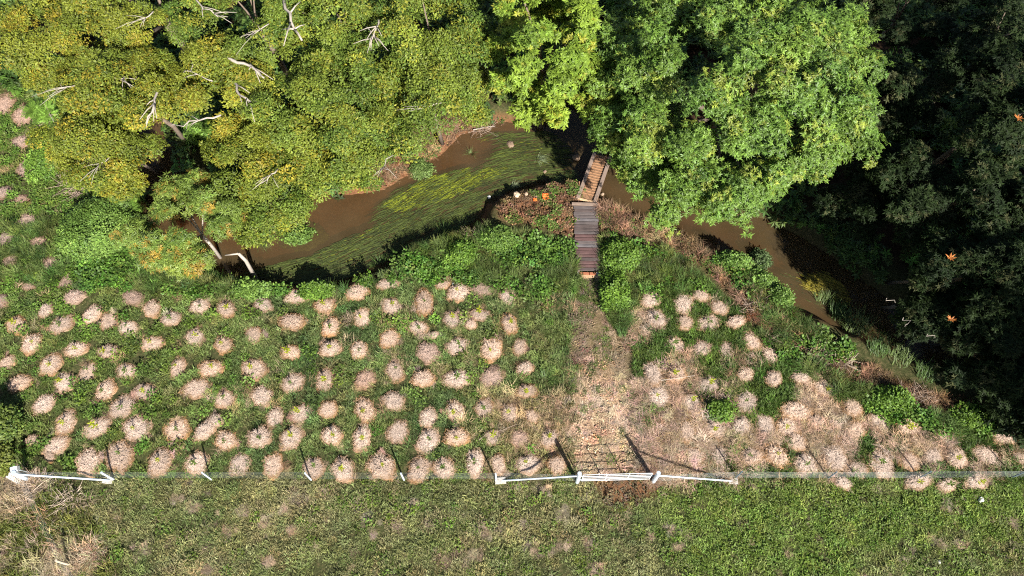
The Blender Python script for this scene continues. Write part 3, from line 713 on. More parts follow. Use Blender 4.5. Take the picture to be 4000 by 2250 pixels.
def bare_limb(t, org, px, z, r0, r1, fork=True, seed=0):
    """pale bare limb standing proud of the leaves; px is its line in the photograph, z its heights"""
    r = random.Random(seed+len(px)); n = len(px)
    zz = z if hasattr(z, '__len__') else [z]*n
    pts = [spot(q[0], q[1], zq-.45)-org for q, zq in zip(px, zz)]
    fine = []
    for a, b in zip(pts[:-1], pts[1:]):
        for f in (0, .33, .67): fine.append(a*(1-f)+b*f+np.array([r.gauss(0, .06), r.gauss(0, .06), r.gauss(0, .06)]))
    fine.append(pts[-1]); r0 *= .62; r1 *= .55; rad = [r0+(r1-r0)*i/(len(fine)-1) for i in range(len(fine))]
    m = MB(); m.tube([tuple(q) for q in fine], rad, 6); m.build('bare_limb', M['palebark'], t, True)
    if fork:
        for q in range(6):
            b = fine[r.randrange(2, len(fine))]; md_ = pts[-1]-pts[0]; md_ = md_/np.linalg.norm(md_); d = md_*r.uniform(.3, .9)+np.array([r.gauss(0, .45), r.gauss(0, .45), r.uniform(-.35, .2)])
            m = MB(); m.tube([tuple(b), tuple(b+d*.5+np.array([0, 0, .06])), tuple(b+d)], [r1*1.1, r1*.8, r1*.35], 5); m.build('bare_twig', M['palebark'], t, True)

YEL = [(.10, .14, .018), (.195, .21, .022), (.25, .205, .02)]
YGR = [(.08, .135, .02), (.165, .205, .026), (.20, .205, .022)]
YT = [(120,110,6.5,150,2.6,YEL,'yellow-leaved tree at the top corner beside the strip of old mounds'),
      (320,255,6.5,170,2.6,YEL,'olive-yellow tree with a pale bare limb above the dark pool gap'),
      (370,20,7.5,170,2.8,YEL,'yellow tree at the top edge with twiggy white branches'),
      (620,40,8,165,2.8,YGR,'olive tree at the top edge with a forked pale limb'),
      (560,230,7,120,2.4,YEL,'yellow-green tree holding the thick curved white limb'),
      (850,60,8,150,2.8,YGR,'olive-green tree at the top edge with a long pale limb'),
      (830,270,7,150,2.5,YGR,'olive-green tree directly above the small red soil patches'),
      (1080,90,8,165,2.9,YGR,'dense olive tree beside the bright green tree at the top edge'),
      (1080,255,6.2,130,2.3,YGR,'olive tree overhanging the reddish far shore'),
      (665,395,5.0,130,2.0,YEL,'low olive tree spreading just right of the dark pool gap'),
      (880,375,5.0,112,1.9,YGR,'olive tree whose boughs hang over the brown pool'),
      (690,520,3.6,88,1.3,YGR,'low olive tree reaching out over the lower pool'),
      (265,375,4.6,130,2.0,YEL,'yellow-green tree overhanging the brush pile')]
made = {}
for i, (cx, cy, zc, rp, rz, pal, lab) in enumerate(YT):
    made[i] = tree('olive_tree', lab, cx, cy, zc, rp, rz, 'small', pal, int(8+rp*.215), .95, 20, 100+i, (.8, 1.25), 'olive trees of the streamside wood', limbs=6, flat=.5)
bl = [(4, [(560,146),(600,156),(640,172),(664,196)], 9.6, .17, .07), (4, [(588,190),(597,230),(620,252),(648,258)], [8.6,9,9.2,9], .13, .06),
      (5, [(718,0),(733,55),(760,102)], [10.9,10.9,10.5], .15, .09), (1, [(396,225),(388,262),(368,312)], [9,9.1,8.6], .11, .06),
      (6, [(556,290),(500,304),(440,314)], [9.2,9.2,8.8], .09, .035), (3, [(486,0),(515,22),(548,42)], [10.8,10.9,10.6], .08, .05),
      (1, [(265,196),(310,198)], 8.9, .08, .05), (7, [(955,48),(948,72),(938,96)], [10.8,10.8,10.4], .08, .05), (7, [(925,66),(944,92)], 10.6, .06, .05),
      (2, [(390,32),(350,50)], 10.2, .06, .03), (3, [(680,60),(640,85)], 10.7, .06, .03), (8, [(1110,260),(1070,272)], 8.6, .05, .03),
      (6, [(985,390),(960,425)], 7.2, .05, .03), (0, [(190,215),(160,225)], 8.8, .06, .03), (9, [(700,425),(672,452)], 7.0, .07, .04),
      (4, [(540,205),(480,180)], 9.2, .06, .03), (12, [(275,395),(245,420)], 6.4, .05, .03)]
for i, (ti, px, z, a, b) in enumerate(bl): bare_limb(*made[ti], px, z, a, b, True, i)

tree('bright_tree', 'bright lime-green tree with hanging leaf tips over the pool shadow', 1372, 120, 8.5, 118, 4.2, 'bright', [(.13, .21, .024), (.21, .29, .032), (.25, .26, .03)], 54, .85, 20, 201, (.9, 1.3), ry=205, low=-.6)
BIGP = [(.08, .155, .024), (.15, .235, .034), (.20, .245, .035)]
tree('spreading_tree', 'huge round green tree crown overhanging the end of the footbridge', 1842, 222, 8.0, 325, 4.6, 'long', BIGP, 160, 1.1, 22, 301, (.85, 1.25), ry=330, low=-.45, limbs=14, tight=True, lobes=[(1668, 395, 6.0, 85, 2.0, 20), (1720, 480, 5.2, 95, 1.9, 18), (1840, 490, 5.4, 80, 1.8, 14), (1600, 300, 7, 55, 2.0, 8)])
tree('glossy_tree', 'small glossy narrow-leaved tree beside the vine thicket', 488, 570, 4.0, 122, 2.0, 'narrow', [(.11, .175, .03), (.20, .26, .045), (.28, .19, .03)], 40, .75, 22, 401, (.8, 1.2), ry=135, base=tuple(gpt(560, 655)[:2]), bark='palebark')
t = made[11]; g = gpt(645, 703)
m = MB(); p1 = spot(618, 655, 1.6); p2 = spot(600, 638, 2.4); p3 = spot(566, 642, 2.2)
m.tube([tuple(g+np.array([0, 0, -.2])-t[1]), tuple(p1-t[1]), tuple(p2-t[1])], [.14, .11, .08], 7); m.build('leaning_stem', M['palebark'], t[0], True)
m = MB(); m.tube([tuple(p2-t[1]), tuple(p3-t[1])], [.06, .035], 5); m.build('bare_limb', M['palebark'], t[0], True)

SHADEP = [(.010, .019, .006), (.022, .036, .010), (.055, .06, .024)]  # shade of the wood put into the leaf colours, darker than real foliage
DT = [(2525,320,8.5,95,2.2,'shaded dark tree with pale flower heads and an orange rosette near the top edge'),
      (2540,120,8.5,85,2.2,'dark tree with faintly lit leaf tips in the top corner of the shaded wood'),
      (2500,500,7,85,2.0,'dim tree just below the one with the orange rosette'),
      (2400,690,5.2,105,2.2,'shaded tree carrying an orange rosette above the black stream bend'),
      (2440,850,3.6,105,1.9,'glossy dark tree leaning over the long bank grass'),
      (2345,800,3.2,68,1.5,'shaded shrubby tree with a broken pale twig over the stream'),
      (2540,700,6,80,2.0,'dark tree at the edge beside the shaded rosette tree'),
      (2290,500,5,110,2.2,'black shaded tree standing behind the lit stream reach'),
      (2240,250,5.5,100,2.2,'deeply shaded tree next to the huge round crown'),
      (2380,180,6,110,2.4,'deeply shaded tree in the middle of the dark wood'),
      (2300,30,6.5,120,2.4,'deeply shaded tree at the top edge of the dark wood'),
      (2170,505,3,66,1.5,'low shaded tree just above the lit stream reach'),
      (2500,925,2.6,70,1.5,'low dark tree over the black bend of the stream'),
      (2555,985,2.2,45,1.2,'lowest dark tree at the edge of the black bend')]
dmade = []
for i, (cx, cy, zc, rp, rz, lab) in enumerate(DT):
    dmade.append(tree('dark_tree', lab, cx, cy, zc, rp, rz, 'dimmed', SHADEP, int(8+rp*.11), .85, 16, 500+i, (.8, 1.2), 'trees of the shaded wood', limbs=5))
def rosette_part(tm, px, py, z, s):
    t, org = tm; p = spot(px, py, z); m = MB()
    for q in range(9): m.leaf(tuple(p-org), 6.283*q/9+rnd(-.2, .2), rnd(-.1, .5), s*rnd(.7, 1.1), s*.3, .2, 0, rnd(.8, 1.2))
    m.build('orange_rosette', M['orangeleaf'], t)
M['orangeleaf'] = leafy('orange_leaf', .5, .2, .3, (.45, .16, .04))
rosette_part(dmade[0], 2563, 297, 10.6, .28); rosette_part(dmade[3], 2390, 648, 7.2, .30); rosette_part(dmade[4], 2392, 803, 5.3, .26)
for tm, px, z in ((dmade[5], [(2232,748),(2252,762)], 5.2), (dmade[5], [(2268,800),(2285,808),(2276,822)], 4.6), (dmade[4], [(2335,838),(2352,850)], 5.0)):
    bare_limb(*tm, px, z, .03, .015, False, 3)
# tall trees standing to the east, whose shade falls over the wood
for i, (x0, y0, zc, rx, rz, lab) in enumerate([(33.5, 13.5, 8.5, 5.5, 4.5, 'tall tree on the east bank just outside the view'), (39, 8.5, 9.5, 6, 5.5, 'broad tree behind the tall east bank tree'),
        (37, 21, 9.5, 6, 5.5, 'tall tree further up the east bank'), (44, 14, 11, 6, 6, 'tallest tree of the east bank'), (41, 29, 10, 6, 6, 'dense tree at the head of the east bank'), (28.2, 12.9, 2.6, 2.6, 1.9, 'low tree beside the black bend just outside the view'), (30.2, 7.5, 10, 3.2, 3.2, 'slender tree in front of the east bank trees')]):
    t = empty('bank_tree', (x0, y0, hz(x0, y0))); tag(t, lab, 'tree', 'trees on the east bank')
    P, Nn, hb, bc = crown_pts((x0, y0, zc), (rx, rx, rz), 110, 1.3, 12, 700+i, -.9)
    org = np.array([x0, y0, t.location.z]); n = len(P)
    cr = scatter('crown', 'dimmed', P-org, euler_from_normal(Nn, rng.uniform(0, 6.283, n)), rng.uniform(1.3, 1.9, n), mixc(SHADEP[0], SHADEP[1], rng.random(n)), t); cr['kind'] = 'stuff'
    m = MB(); m.tube([(0, 0, -.3), (0.2, 0, zc*.5), (0, .2, zc)], [.45, .36, .2], 8); m.build('trunk', M['bark'], t, True)

# ------------------------------------------------------------------ shrubs, ferns, reeds, brush
def shrub(name, label, cx, cy, rpx, h, key, pal, n, seed, scale=(.8, 1.2), cat='shrub', group=None, ry=None):
    g = gpt(cx, cy); k = mpp(cx, cy); r = np.random.default_rng(seed); rx = rpx*k; ryy = (ry or rpx)*k/.85
    t = empty(name, tuple(g)); tag(t, label, cat, group)
    a = r.uniform(0, 6.283, n); q = np.sqrt(r.random(n)); lx = rx*q*np.cos(a); ly = ryy*q*np.sin(a)
    bump = .55+.9*noise(lx+g[0], ly+g[1], 1.3, seed)
    z = height(g[0]+lx, g[1]+ly)-g[2] + h*np.sqrt(np.clip(1-q*q*.85, 0, 1))*bump*r.uniform(.55, 1.0, n)
    nr = np.stack([lx/rx*.6, ly/ryy*.6, np.ones(n)], 1)+r.normal(size=(n, 3))*.25
    c = mixc(pal[0], pal[1], r.random(n))*np.exp(r.normal(0, .18, n))[:, None]
    o = scatter('foliage', key, np.stack([lx, ly, z], 1), euler_from_normal(nr, r.uniform(0, 6.283, n)), r.uniform(*scale, n), c, t); o['kind'] = 'stuff'
    m = MB()
    for _ in range(5):
        b = r.normal(0, .3, 2)*rx
        m.tube([(b[0]*.3, b[1]*.3, -.1), (b[0], b[1], h*.6)], [.02, .01], 4)
    m.build('stem', M['twig'], t)
    return t
VINE = [(.09, .165, .032), (.16, .25, .045)]; LUSH = [(.075, .15, .02), (.14, .23, .03)]
SH = [('vine_thicket', 'pale green vine thicket left of the glossy tree', 255, 585, 95, 1.1, 'weed', VINE, 620, 'shrub', 75),
      ('vine_thicket', 'leafy vine patch climbing beside the brush pile', 130, 400, 45, .8, 'weed', LUSH, 220, 'shrub', 70),
      ('fern_patch', 'bright green fern patch above the vine thicket', 300, 505, 48, .7, 'fern', [(.11, .20, .03), (.16, .26, .035)], 34, 'fern', 42),
      ('fern_patch', 'small pale fern patch by the old mounds at the wood edge', 115, 285, 28, .6, 'fern', [(.12, .22, .03), (.17, .28, .04)], 16, 'fern', 30),
      ('leafy_shrub', 'lush green shrub right of the footbridge deck', 1560, 650, 42, .8, 'weed', LUSH, 210, 'shrub', 40),
      ('leafy_shrub', 'lush green shrub near the footbridge foot, above the track', 1545, 740, 32, .7, 'weed', LUSH, 150, 'shrub', 50),
      ('leafy_shrub', 'bushy green shrub on the right-hand bank, nearest the footbridge', 1852, 662, 42, .45, 'weed', VINE, 170, 'shrub', 20),
      ('leafy_shrub', 'bushy green shrub in the middle of the right-hand bank', 1922, 708, 34, .5, 'weed', VINE, 160, 'shrub', 26),
      ('leafy_shrub', 'grey-green shrub leaning over the right-hand stream', 1908, 660, 22, .7, 'small', [(.07, .11, .04), (.10, .15, .05)], 60, 'shrub', 18),
      ('leafy_shrub', 'bushy green shrub lowest on the right-hand bank', 1962, 752, 24, .5, 'weed', VINE, 100, 'shrub', 20),
      ('leafy_shrub', 'bright leafy clump on the near bank left of the footbridge', 1160, 645, 42, .6, 'weed', LUSH, 190, 'shrub', 26),
      ('leafy_shrub', 'bright leafy clump between pool bend and bridge', 1250, 610, 45, .6, 'weed', VINE, 190, 'shrub', 28),
      ('leafy_shrub', 'dark green shrub at the field edge by the low pool shadow', 800, 735, 40, .5, 'weed', LUSH, 130, 'shrub', 14),
      ('leafy_shrub', 'leafy shrub on the bank under the glossy tree', 640, 730, 45, .6, 'weed', VINE, 170, 'shrub', 18),
      ('leafy_shrub', 'green leafy patch among straw near the right-hand field top', 2230, 1010, 55, .5, 'weed', LUSH, 220, 'shrub', 22),
      ('leafy_shrub', 'green leafy patch at the field edge beside the black bend', 2440, 1050, 45, .5, 'weed', LUSH, 160, 'shrub', 20),
      ('leafy_shrub', 'shaded shrub at the left edge above the corner post', 20, 1080, 36, 1.4, 'weed', [(.07, .12, .025), (.13, .17, .03)], 190, 'shrub', 40),
      ('leafy_shrub', 'yellow-green shrub hard against the left edge by the corner post', 5, 1160, 30, 1.0, 'weed', [(.10, .14, .025), (.16, .17, .03)], 120, 'shrub', 30),
      ('leafy_shrub', 'grassy shrub tuft on the far shore under the olive boughs', 1062, 432, 30, .5, 'weed', [(.12, .19, .05), (.18, .25, .07)], 80, 'shrub', 18),
      ('leafy_shrub', 'leafy green tongue reaching over the lower pool', 760, 600, 56, .6, 'weed', VINE, 230, 'shrub', 30),
      ('leafy_shrub', 'fresh green shrub in the wood gap beside the red soil', 900, 330, 40, 1.4, 'bright', LUSH, 80, 'shrub', 45),
      ('leafy_shrub', 'fresh green shrub under the olive trees at the dark pool gap', 520, 340, 60, 1.2, 'bright', LUSH, 110, 'shrub', 30),
      ('leafy_shrub', 'green shrub among the straw right of the track', 1810, 1035, 34, .3, 'weed', LUSH, 45, 'shrub', 22)]
for i, (nm, lab, cx, cy, rp, h, key, pal, n, cat, ry) in enumerate(SH):
    shrub(nm, lab, cx, cy, rp, h, key, pal, n, 900+i, (.7, 1.2), cat, 'shrubs and ferns along the stream', ry)

M['reed'] = leafy('reed_blade', .5, .25, .35, (.12, .17, .05)); M['reedP'] = leafy('pale_reed_blade', .5, .25, .35, (.30, .36, .20)); M['reedD'] = leafy('green_reed_blade', .5, .25, .35, (.075, .135, .03))
def reeds(label, px, py, n, L, spread, mat, lean=(.1, .8), az=None, w=.022):
    g = gpt(px, py); g[2] = max(g[2], ZW-.05); m = MB()
    for _ in range(n):
        a = rnd(0, 6.283); r = spread*math.sqrt(random.random()); d = a if az is None else az+random.gauss(0, .5)
        m.blade((r*math.cos(a), r*math.sin(a), -.05), d+rnd(-.5, .5), L*rnd(.6, 1.15), w*rnd(.7, 1.3), rnd(*lean), rnd(.15, .4), rnd(.6, 1.35), 5, .1)
    o = m.build('reed_clump', mat); o.location = tuple(g); tag(o, label, 'reeds', 'reed and grass clumps by the water')
reeds('pale arching reed clump standing in the pool near the ramp', 1352, 412, 45, .95, .15, M['reedP'], (.4, 1.1), -.5)
reeds('pale reed clump by the stones at the pool edge', 1286, 472, 40, .8, .15, M['reedP'], (.4, 1.1), .3)
reeds('short reed clump in the shallow brown water', 1186, 400, 40, .7, .12, M['reed'], (.1, .6))
reeds('flattened reed clump at the roots on the far shore', 1238, 352, 18, .8, .1, M['reedP'], (.9, 1.4), -.4)
reeds('bushy grass clump in the water left of the ramp', 1395, 452, 130, .8, .35, M['reed'], (.2, 1.0), -.9)
reeds('bushy grass clump closest to the ramp', 1432, 440, 130, .8, .35, M['reed'], (.2, 1.0), -1.6)
reeds('spiky green reed clump on the near bank of the pool', 1118, 590, 60, .9, .3, M['reedD'], (.1, .8))
reeds('spiky reed pair further along the near bank', 1165, 578, 24, .8, .2, M['reedD'], (.05, .5))
reeds('wide arching grass clump under the leaning pale stem', 665, 612, 110, 1.1, .3, M['reed'], (.5, 1.2), -.8)
reeds('dry arching grass clump hanging over the lower pool', 740, 600, 90, .9, .35, M['reed'], (.5, 1.2), -1.2)
for i, (px, py, n, L, sp, lab) in enumerate([(2150, 832, 170, 1.3, .7, 'largest long-grass clump on the right-hand bank'), (2105, 800, 110, 1.0, .5, 'long-grass clump upstream of the largest bank clump'),
        (2062, 765, 80, .9, .4, 'long-grass clump beside the yellow weed raft'), (2205, 880, 120, 1.1, .6, 'long-grass clump just below the largest bank clump'), (2260, 905, 90, .9, .6, 'thin long-grass clump by the black stream'),
        (2330, 945, 110, .9, .6, 'long-grass clump below the leaning glossy tree'), (2410, 955, 130, 1.1, .6, 'lowest long-grass clump before the black bend'), (2095, 610, 90, .8, .5, 'pale grass clump on the shaded far bank')]):
    reeds(lab, px, py, n, L, sp, M['reedD'] if i % 2 else M['reed'], (.15, .9), 1.2, .026)
for px, py, lab in ((1015, 640, 'tall weed stalks on the bank above the pool shadow'), (960, 672, 'thin grass fringe at the deepest pool shadow'), (1330, 690, 'tall grass tuft between mounds and bridge'), (1400, 700, 'tall grass tuft nearest the bridge foot'), (1370, 960, 'tall dark grass tuft left of the track')):
    reeds(lab, px, py, 70, .8, .4, M['reedD'], (.1, .8))

def brush(label, px, py, n, L, spread, mat, ry=1.0, h=.5):
    g = gpt(px, py); t = empty('brush_pile', tuple(g)); tag(t, label, 'brush pile', 'heaps of dead brush')
    ms = [MB() for _ in range(6)]
    for q in range(n):
        a = rnd(0, 6.283); r = spread*math.sqrt(random.random()); p = Vector((r*math.cos(a), r*math.sin(a)*ry, rnd(0, h)*(1-r/spread*.7)))
        d = Vector((rnd(-1, 1), rnd(-1, 1), rnd(-.1, .4))).normalized()*L*rnd(.4, 1.1); b = Vector((rnd(-1, 1), rnd(-1, 1), rnd(-.3, .5)))*L*.12
        rr = rnd(.008, .022); ms[q % 6].tube([p, p+d*.5+b, p+d], [rr, rr*.8, rr*.4], 4, rnd(.6, 1.5))
    for q in ms: q.build('branch_bundle', mat, t)
M['twigP'] = simple('bleached_twig', (.34, .265, .20), .9, .3, 5)
brush('dark brush pile of grey twigs at the wood edge', 205, 455, 260, 1.1, .95, M['twig'], 1.5)
brush('narrow strip of dead twigs above the brush pile', 178, 395, 90, .8, .5, M['twig'], 1.6)
brush('dead twig heap beside the pale fern patch', 130, 295, 90, .9, .5, M['twig'], 1.6)
brush('bleached brush heap by the corner post', 85, 1235, 150, .9, .8, M['twigP'], .9, .35)
brush('bleached brush heap lying across the corner of the paddock', 165, 1262, 170, .8, .9, M['twigP'], .55, .35)
brush('brown brush caught on the near bank above the pool', 1195, 596, 120, .7, .7, M['twig'], .4, .3)
brush('tangle of pale roots on the far shore', 1215, 322, 90, 1.1, .7, M['twig'], .5, .3)
brush('dead brush heap halfway down the right-hand bank', 1905, 770, 120, .8, .8, M['twig'], .6, .35)
brush('dead brush heap beside the orange scrap', 2060, 890, 130, .9, .9, M['twig'], .6, .35)
brush('pale dead stalks at the lower right-hand bank', 2120, 915, 70, .8, .6, M['twigP'], .6, .3)
brush('brown dead brush at the field edge by the black bend', 2290, 1000, 120, .9, 1.0, M['twig'], .5, .35)
brush('dead twigs on the shore below the vine thicket', 405, 565, 70, .9, .5, M['twig'], .5, .2)

# ------------------------------------------------------------------ mulch mounds and saplings
def mulch_mat(name, pale, rim):
    m, n, l, b = new_mat(name); b.inputs['Roughness'].default_value = .9; b.inputs['Specular IOR Level'].default_value = .1
    a = n.new('ShaderNodeAttribute'); a.attribute_name = 'rim'; v = n.new('ShaderNodeAttribute'); v.attribute_name = 'v'
    mx = n.new('ShaderNodeMix'); mx.data_type = 'RGBA'; mx.inputs[6].default_value = (*pale, 1); mx.inputs[7].default_value = (*rim, 1)
    l.new(a.outputs['Fac'], mx.inputs[0])
    mu = n.new('ShaderNodeMix'); mu.data_type = 'RGBA'; mu.blend_type = 'MULTIPLY'; mu.inputs[0].default_value = 1
    l.new(mx.outputs[2], mu.inputs[6]); l.new(v.outputs['Fac'], mu.inputs[7])
    oi = n.new('ShaderNodeObjectInfo'); hs = n.new('ShaderNodeHueSaturation')
    r1 = n.new('ShaderNodeMapRange'); r1.inputs[3].default_value = .82; r1.inputs[4].default_value = 1.10; l.new(oi.outputs['Random'], r1.inputs[0]); l.new(r1.outputs[0], hs.inputs['Value'])
    wn = n.new('ShaderNodeTexWhiteNoise'); wn.noise_dimensions = '1D'; l.new(oi.outputs['Random'], wn.inputs['W'])
    r2 = n.new('ShaderNodeMapRange'); r2.inputs[3].default_value = .85; r2.inputs[4].default_value = 1.08; l.new(wn.outputs['Value'], r2.inputs[0]); l.new(r2.outputs[0], hs.inputs['Saturation'])
    l.new(mu.outputs[2], hs.inputs['Color']); l.new(hs.outputs[0], b.inputs['Base Color'])
    return m
M['mulch'] = mulch_mat('straw_mulch', (.65, .485, .375), (.38, .215, .10))
M['oldmulch'] = mulch_mat('old_straw_mulch', (.50, .345, .265), (.30, .18, .105))
def mound_mesh(seed, mat):
    r = random.Random(seed); m = MB(); rim = []
    NA, NR = 22, 6; out = [1+.16*math.sin(k*6.283/NA*2+seed)+.10*math.sin(k*6.283/NA*5+seed*2)+r.uniform(-.06, .06) for k in range(NA)]
    def prof(q): return .17*(1-q**2.4)*(1-.6*math.exp(-(q/.17)**2)) + .01
    v = [(0, 0, prof(0))]; f = []
    for i in range(1, NR+1):
        for k in range(NA):
            q = i/NR; a = 6.283*k/NA; rr = q*out[k]; v.append((rr*math.cos(a), rr*math.sin(a), prof(q)-.03+r.uniform(-.015, .02)-(.06 if i == NR else 0)))
    for k in range(NA): f.append((0, 1+k, 1+(k+1) % NA))
    for i in range(NR-1):
        for k in range(NA): f.append((1+i*NA+k, 1+(i+1)*NA+k, 1+(i+1)*NA+(k+1) % NA, 1+i*NA+(k+1) % NA))
    m.add(v, f, .62); rim += [sstep(.45, 1.0, math.hypot(p[0], p[1])) for p in v]
    for _ in range(620):
        a = r.uniform(0, 6.283); q = math.sqrt(r.random())*.99; k = int(a/6.283*NA) % NA; rr = q*out[k]
        x, y = rr*math.cos(a), rr*math.sin(a); z = prof(min(q, 1.0))+r.uniform(-.005, .022)
        az = a+(r.choice((1.57, -1.57, 3.14, 3.14, 0)) if q < .75 else r.choice((1.57, -1.57, 2.3, -2.3)))+r.gauss(0, .5); n0 = len(m.v)
        m.blade((x, y, z), az, r.uniform(.14, .34)*(1 if q < .75 else .7), r.uniform(.016, .034), r.uniform(1.42, 1.66), r.uniform(-.02, .1), r.uniform(.55, 1.3), 2, .3)
        g = float(sstep(.4, 1.02, q+r.gauss(0, .12))); rim += [g]*(len(m.v)-n0)
    for _ in range(40):
        a = r.uniform(0, 6.283); q = r.uniform(.85, 1.0); k = int(a/6.283*NA) % NA; n0 = len(m.v)
        m.blade((q*out[k]*math.cos(a), q*out[k]*math.sin(a), .02), a+r.choice((1.2, -1.2))+r.gauss(0, .5), r.uniform(.08, .2), .016, r.uniform(.9, 1.4), .2, r.uniform(.6, 1.2), 2, .2)
        rim += [1.0]*(len(m.v)-n0)
    o = mesh_obj('mulch_mound', m.v, m.f, mat, None, False, {'v': m.a, 'rim': rim}); me = o.data; bpy.data.objects.remove(o); return me
MND = [mound_mesh(k+1, M['mulch']) for k in range(9)]; OLD = [mound_mesh(k+31, M['oldmulch']) for k in range(5)]
M['sapleaf'] = leafy('sapling_leaf', .5, .3, .3, (.30, .33, .02)); M['sapdark'] = leafy('dull_sapling_leaf', .5, .25, .3, (.10, .15, .03))
def sapling_mesh(k, mat):
    m = MB(); h = .28+.07*k; m.tube([(0, 0, .05), (.015, 0, h)], [.012, .006], 5, .6)
    for q in range(7+2*k):
        z = .12+(h-.12)*((q+1)/(7+2*k)); m.leaf((0, 0, z), q*2.4+rnd(-.3, .3), rnd(-.1, .6), rnd(.13, .22), rnd(.06, .09), .2, 0, rnd(.75, 1.25))
    o = m.build('sapling', mat); me = o.data; bpy.data.objects.remove(o); return me
SAP = [sapling_mesh(k, M['sapleaf']) for k in range(4)]; SAPD = [sapling_mesh(k, M['sapdark']) for k in range(2)]
ORD = ['first', 'second', 'third', 'fourth', 'fifth', 'sixth', 'seventh', 'eighth', 'ninth', 'tenth', 'eleventh', 'twelfth', 'thirteenth', 'fourteenth', 'fifteenth', 'sixteenth', 'seventeenth', 'eighteenth', 'nineteenth', 'twentieth']
def ordn(i): return ORD[i] if i < 20 else 'twenty-'+ORD[i-20]
cuts = {'field': [1767, 1644, 1568, 1469, 1405, 1330, 1235, 1180, 0], 'east': [1830, 1764, 1690, 1630, 1540, 1450, 1330, 1230, 0], 'west': [900, 700, 0]}
rows = {}
for m_ in MOUNDS:
    for k, cy_ in enumerate(cuts[m_['zone']]):
        if m_['py'] >= cy_: m_['row'] = k; break
    rows.setdefault((m_['zone'], m_['row']), []).append(m_)
r = random.Random(5)
for (zone, row), ms in rows.items():
    ms.sort(key=lambda q: q['px'])
    for i, q in enumerate(ms):
        old = zone == 'west' or q['py'] < 1190 and q['px'] < 560 or (zone == 'field' and r.random() < .06)
        o = bpy.data.objects.new('mulch_mound', r.choice(OLD if old else MND)); COL.objects.link(o)
        z = hz(q['x'], q['y']); o.location = (q['x'], q['y'], z+.03)
        ks = 1.2 if zone == 'east' else 1.06
        o.scale = (q['rx']*ks, q['ry']*ks, r.uniform(.5, 1.5)); o.rotation_euler = (0, 0, r.choice((0, math.pi))+r.uniform(-.35, .35))
        size = 'small ' if q['rx'] < .52 else ('large ' if q['rx'] > .78 else '')
        if zone == 'field': place = f'{ordn(i)} from left, {ordn(row)} row above the fence, left field'
        elif zone == 'east': place = f'{ordn(i)} from left, {ordn(row)} row above the fence, right field'
        else: place = f'{ordn(i)} from left in the {["lower", "middle", "upper"][row]} strip beside the wood'
        tag(o, f'{size}{"brownish old" if old else "pale"} straw mound, {place}', 'mulch mound', 'straw mulch mounds')
        has = r.random() < (.78 if zone == 'field' else .45) and not old and q['rx'] > .5
        if has:
            dull = r.random() < .35
            s = bpy.data.objects.new('sapling', r.choice(SAPD if dull else SAP)); COL.objects.link(s)
            s.location = (q['x']+r.uniform(-.12, .12), q['y']+r.uniform(-.12, .1), z+.12); k = r.uniform(.7, 1.35); s.scale = (k, k, k*r.uniform(.9, 1.3)); s.rotation_euler = (0, 0, r.uniform(0, 6.28))
            tag(s, f'{"dull green" if dull else "yellow-green"} sapling in the mound {place}', 'sapling', 'saplings in the mulch mounds')

# ------------------------------------------------------------------ fences, braces, gate
def base(px, py): return gpt(px/S, py/S)
def rod(parent, org, name, a, b, rad, mat, n=8, caps=None):
    m = MB(); m.tube([tuple(np.array(a)-org), tuple(np.array(b)-org)], rad, n); return m.build(name, mat, parent, False)
def block(parent, org, name, c, size, mat, rz=0):
    m = MB(); m.box(tuple(np.array(c)-org), size, Matrix.Rotation(rz, 3, 'Z')); return m.build(name, mat, parent)
def wires(parent, org, pts, hs, rad=.0016):
    for h in hs:
        m = MB(); path = []
        for a, b in zip(pts[:-1], pts[1:]):
            for f in (0, .25, .5, .75): path.append(tuple(np.array(a)*(1-f)+np.array(b)*f+np.array([0, 0, h-.03*math.sin(math.pi*f)])-org))
        path.append(tuple(np.array(pts[-1])+np.array([0, 0, h])-org)); m.tube(path, rad, 4); m.build('wire', M['wire'], parent)
UP = lambda p, h: np.array([p[0], p[1], p[2]+h])
HS = [.18, .38, .58, .78, .98, 1.16]
# left run: corner post to the gate
corner = base(113, 1874); posts = [base(445, 1873), base(826, 1873), base(1216, 1875), base(1579, 1876), base(1938, 1877)]
gl, gr = base(2254, 1884), base(2551, 1882)
f1 = empty('wire_fence', tuple(corner)); tag(f1, 'pale wire fence from the braced corner post to the gate', 'fence')
rod(f1, corner, 'corner_post', UP(corner, -.3), UP(corner, 1.3), .12, M['galv'], 12)
for i, p in enumerate(posts):
    rod(f1, corner, 'post', UP(p, -.3), UP(p, 1.27), .045 if i else .06, M['galv'], 8)
rod(f1, corner, 'brace_rail', UP(corner, 1.02), UP(posts[0]+np.array([-.15, -.06, 0]), .08), .05, M['galv'], 10)
rod(f1, corner, 'gate_post', UP(gl, -.3), UP(gl, 1.62), .105, M['galv'], 12)
foot = base(1955, 1880)
rod(f1, corner, 'brace_rail', UP(foot, .1), UP(gl, 1.2), .045, M['galv'], 10)
block(f1, corner, 'concrete_footing', UP(foot, .05), (.55, .3, .22), M['concrete'], .1)
block(f1, corner, 'concrete_footing', UP(posts[0]+np.array([-.25, -.08, 0]), .03), (.5, .28, .16), M['concrete'], -.1)
line1 = [corner]+posts+[gl]; wires(f1, corner, [q+np.array([0, .05, 0]) for q in line1], HS)
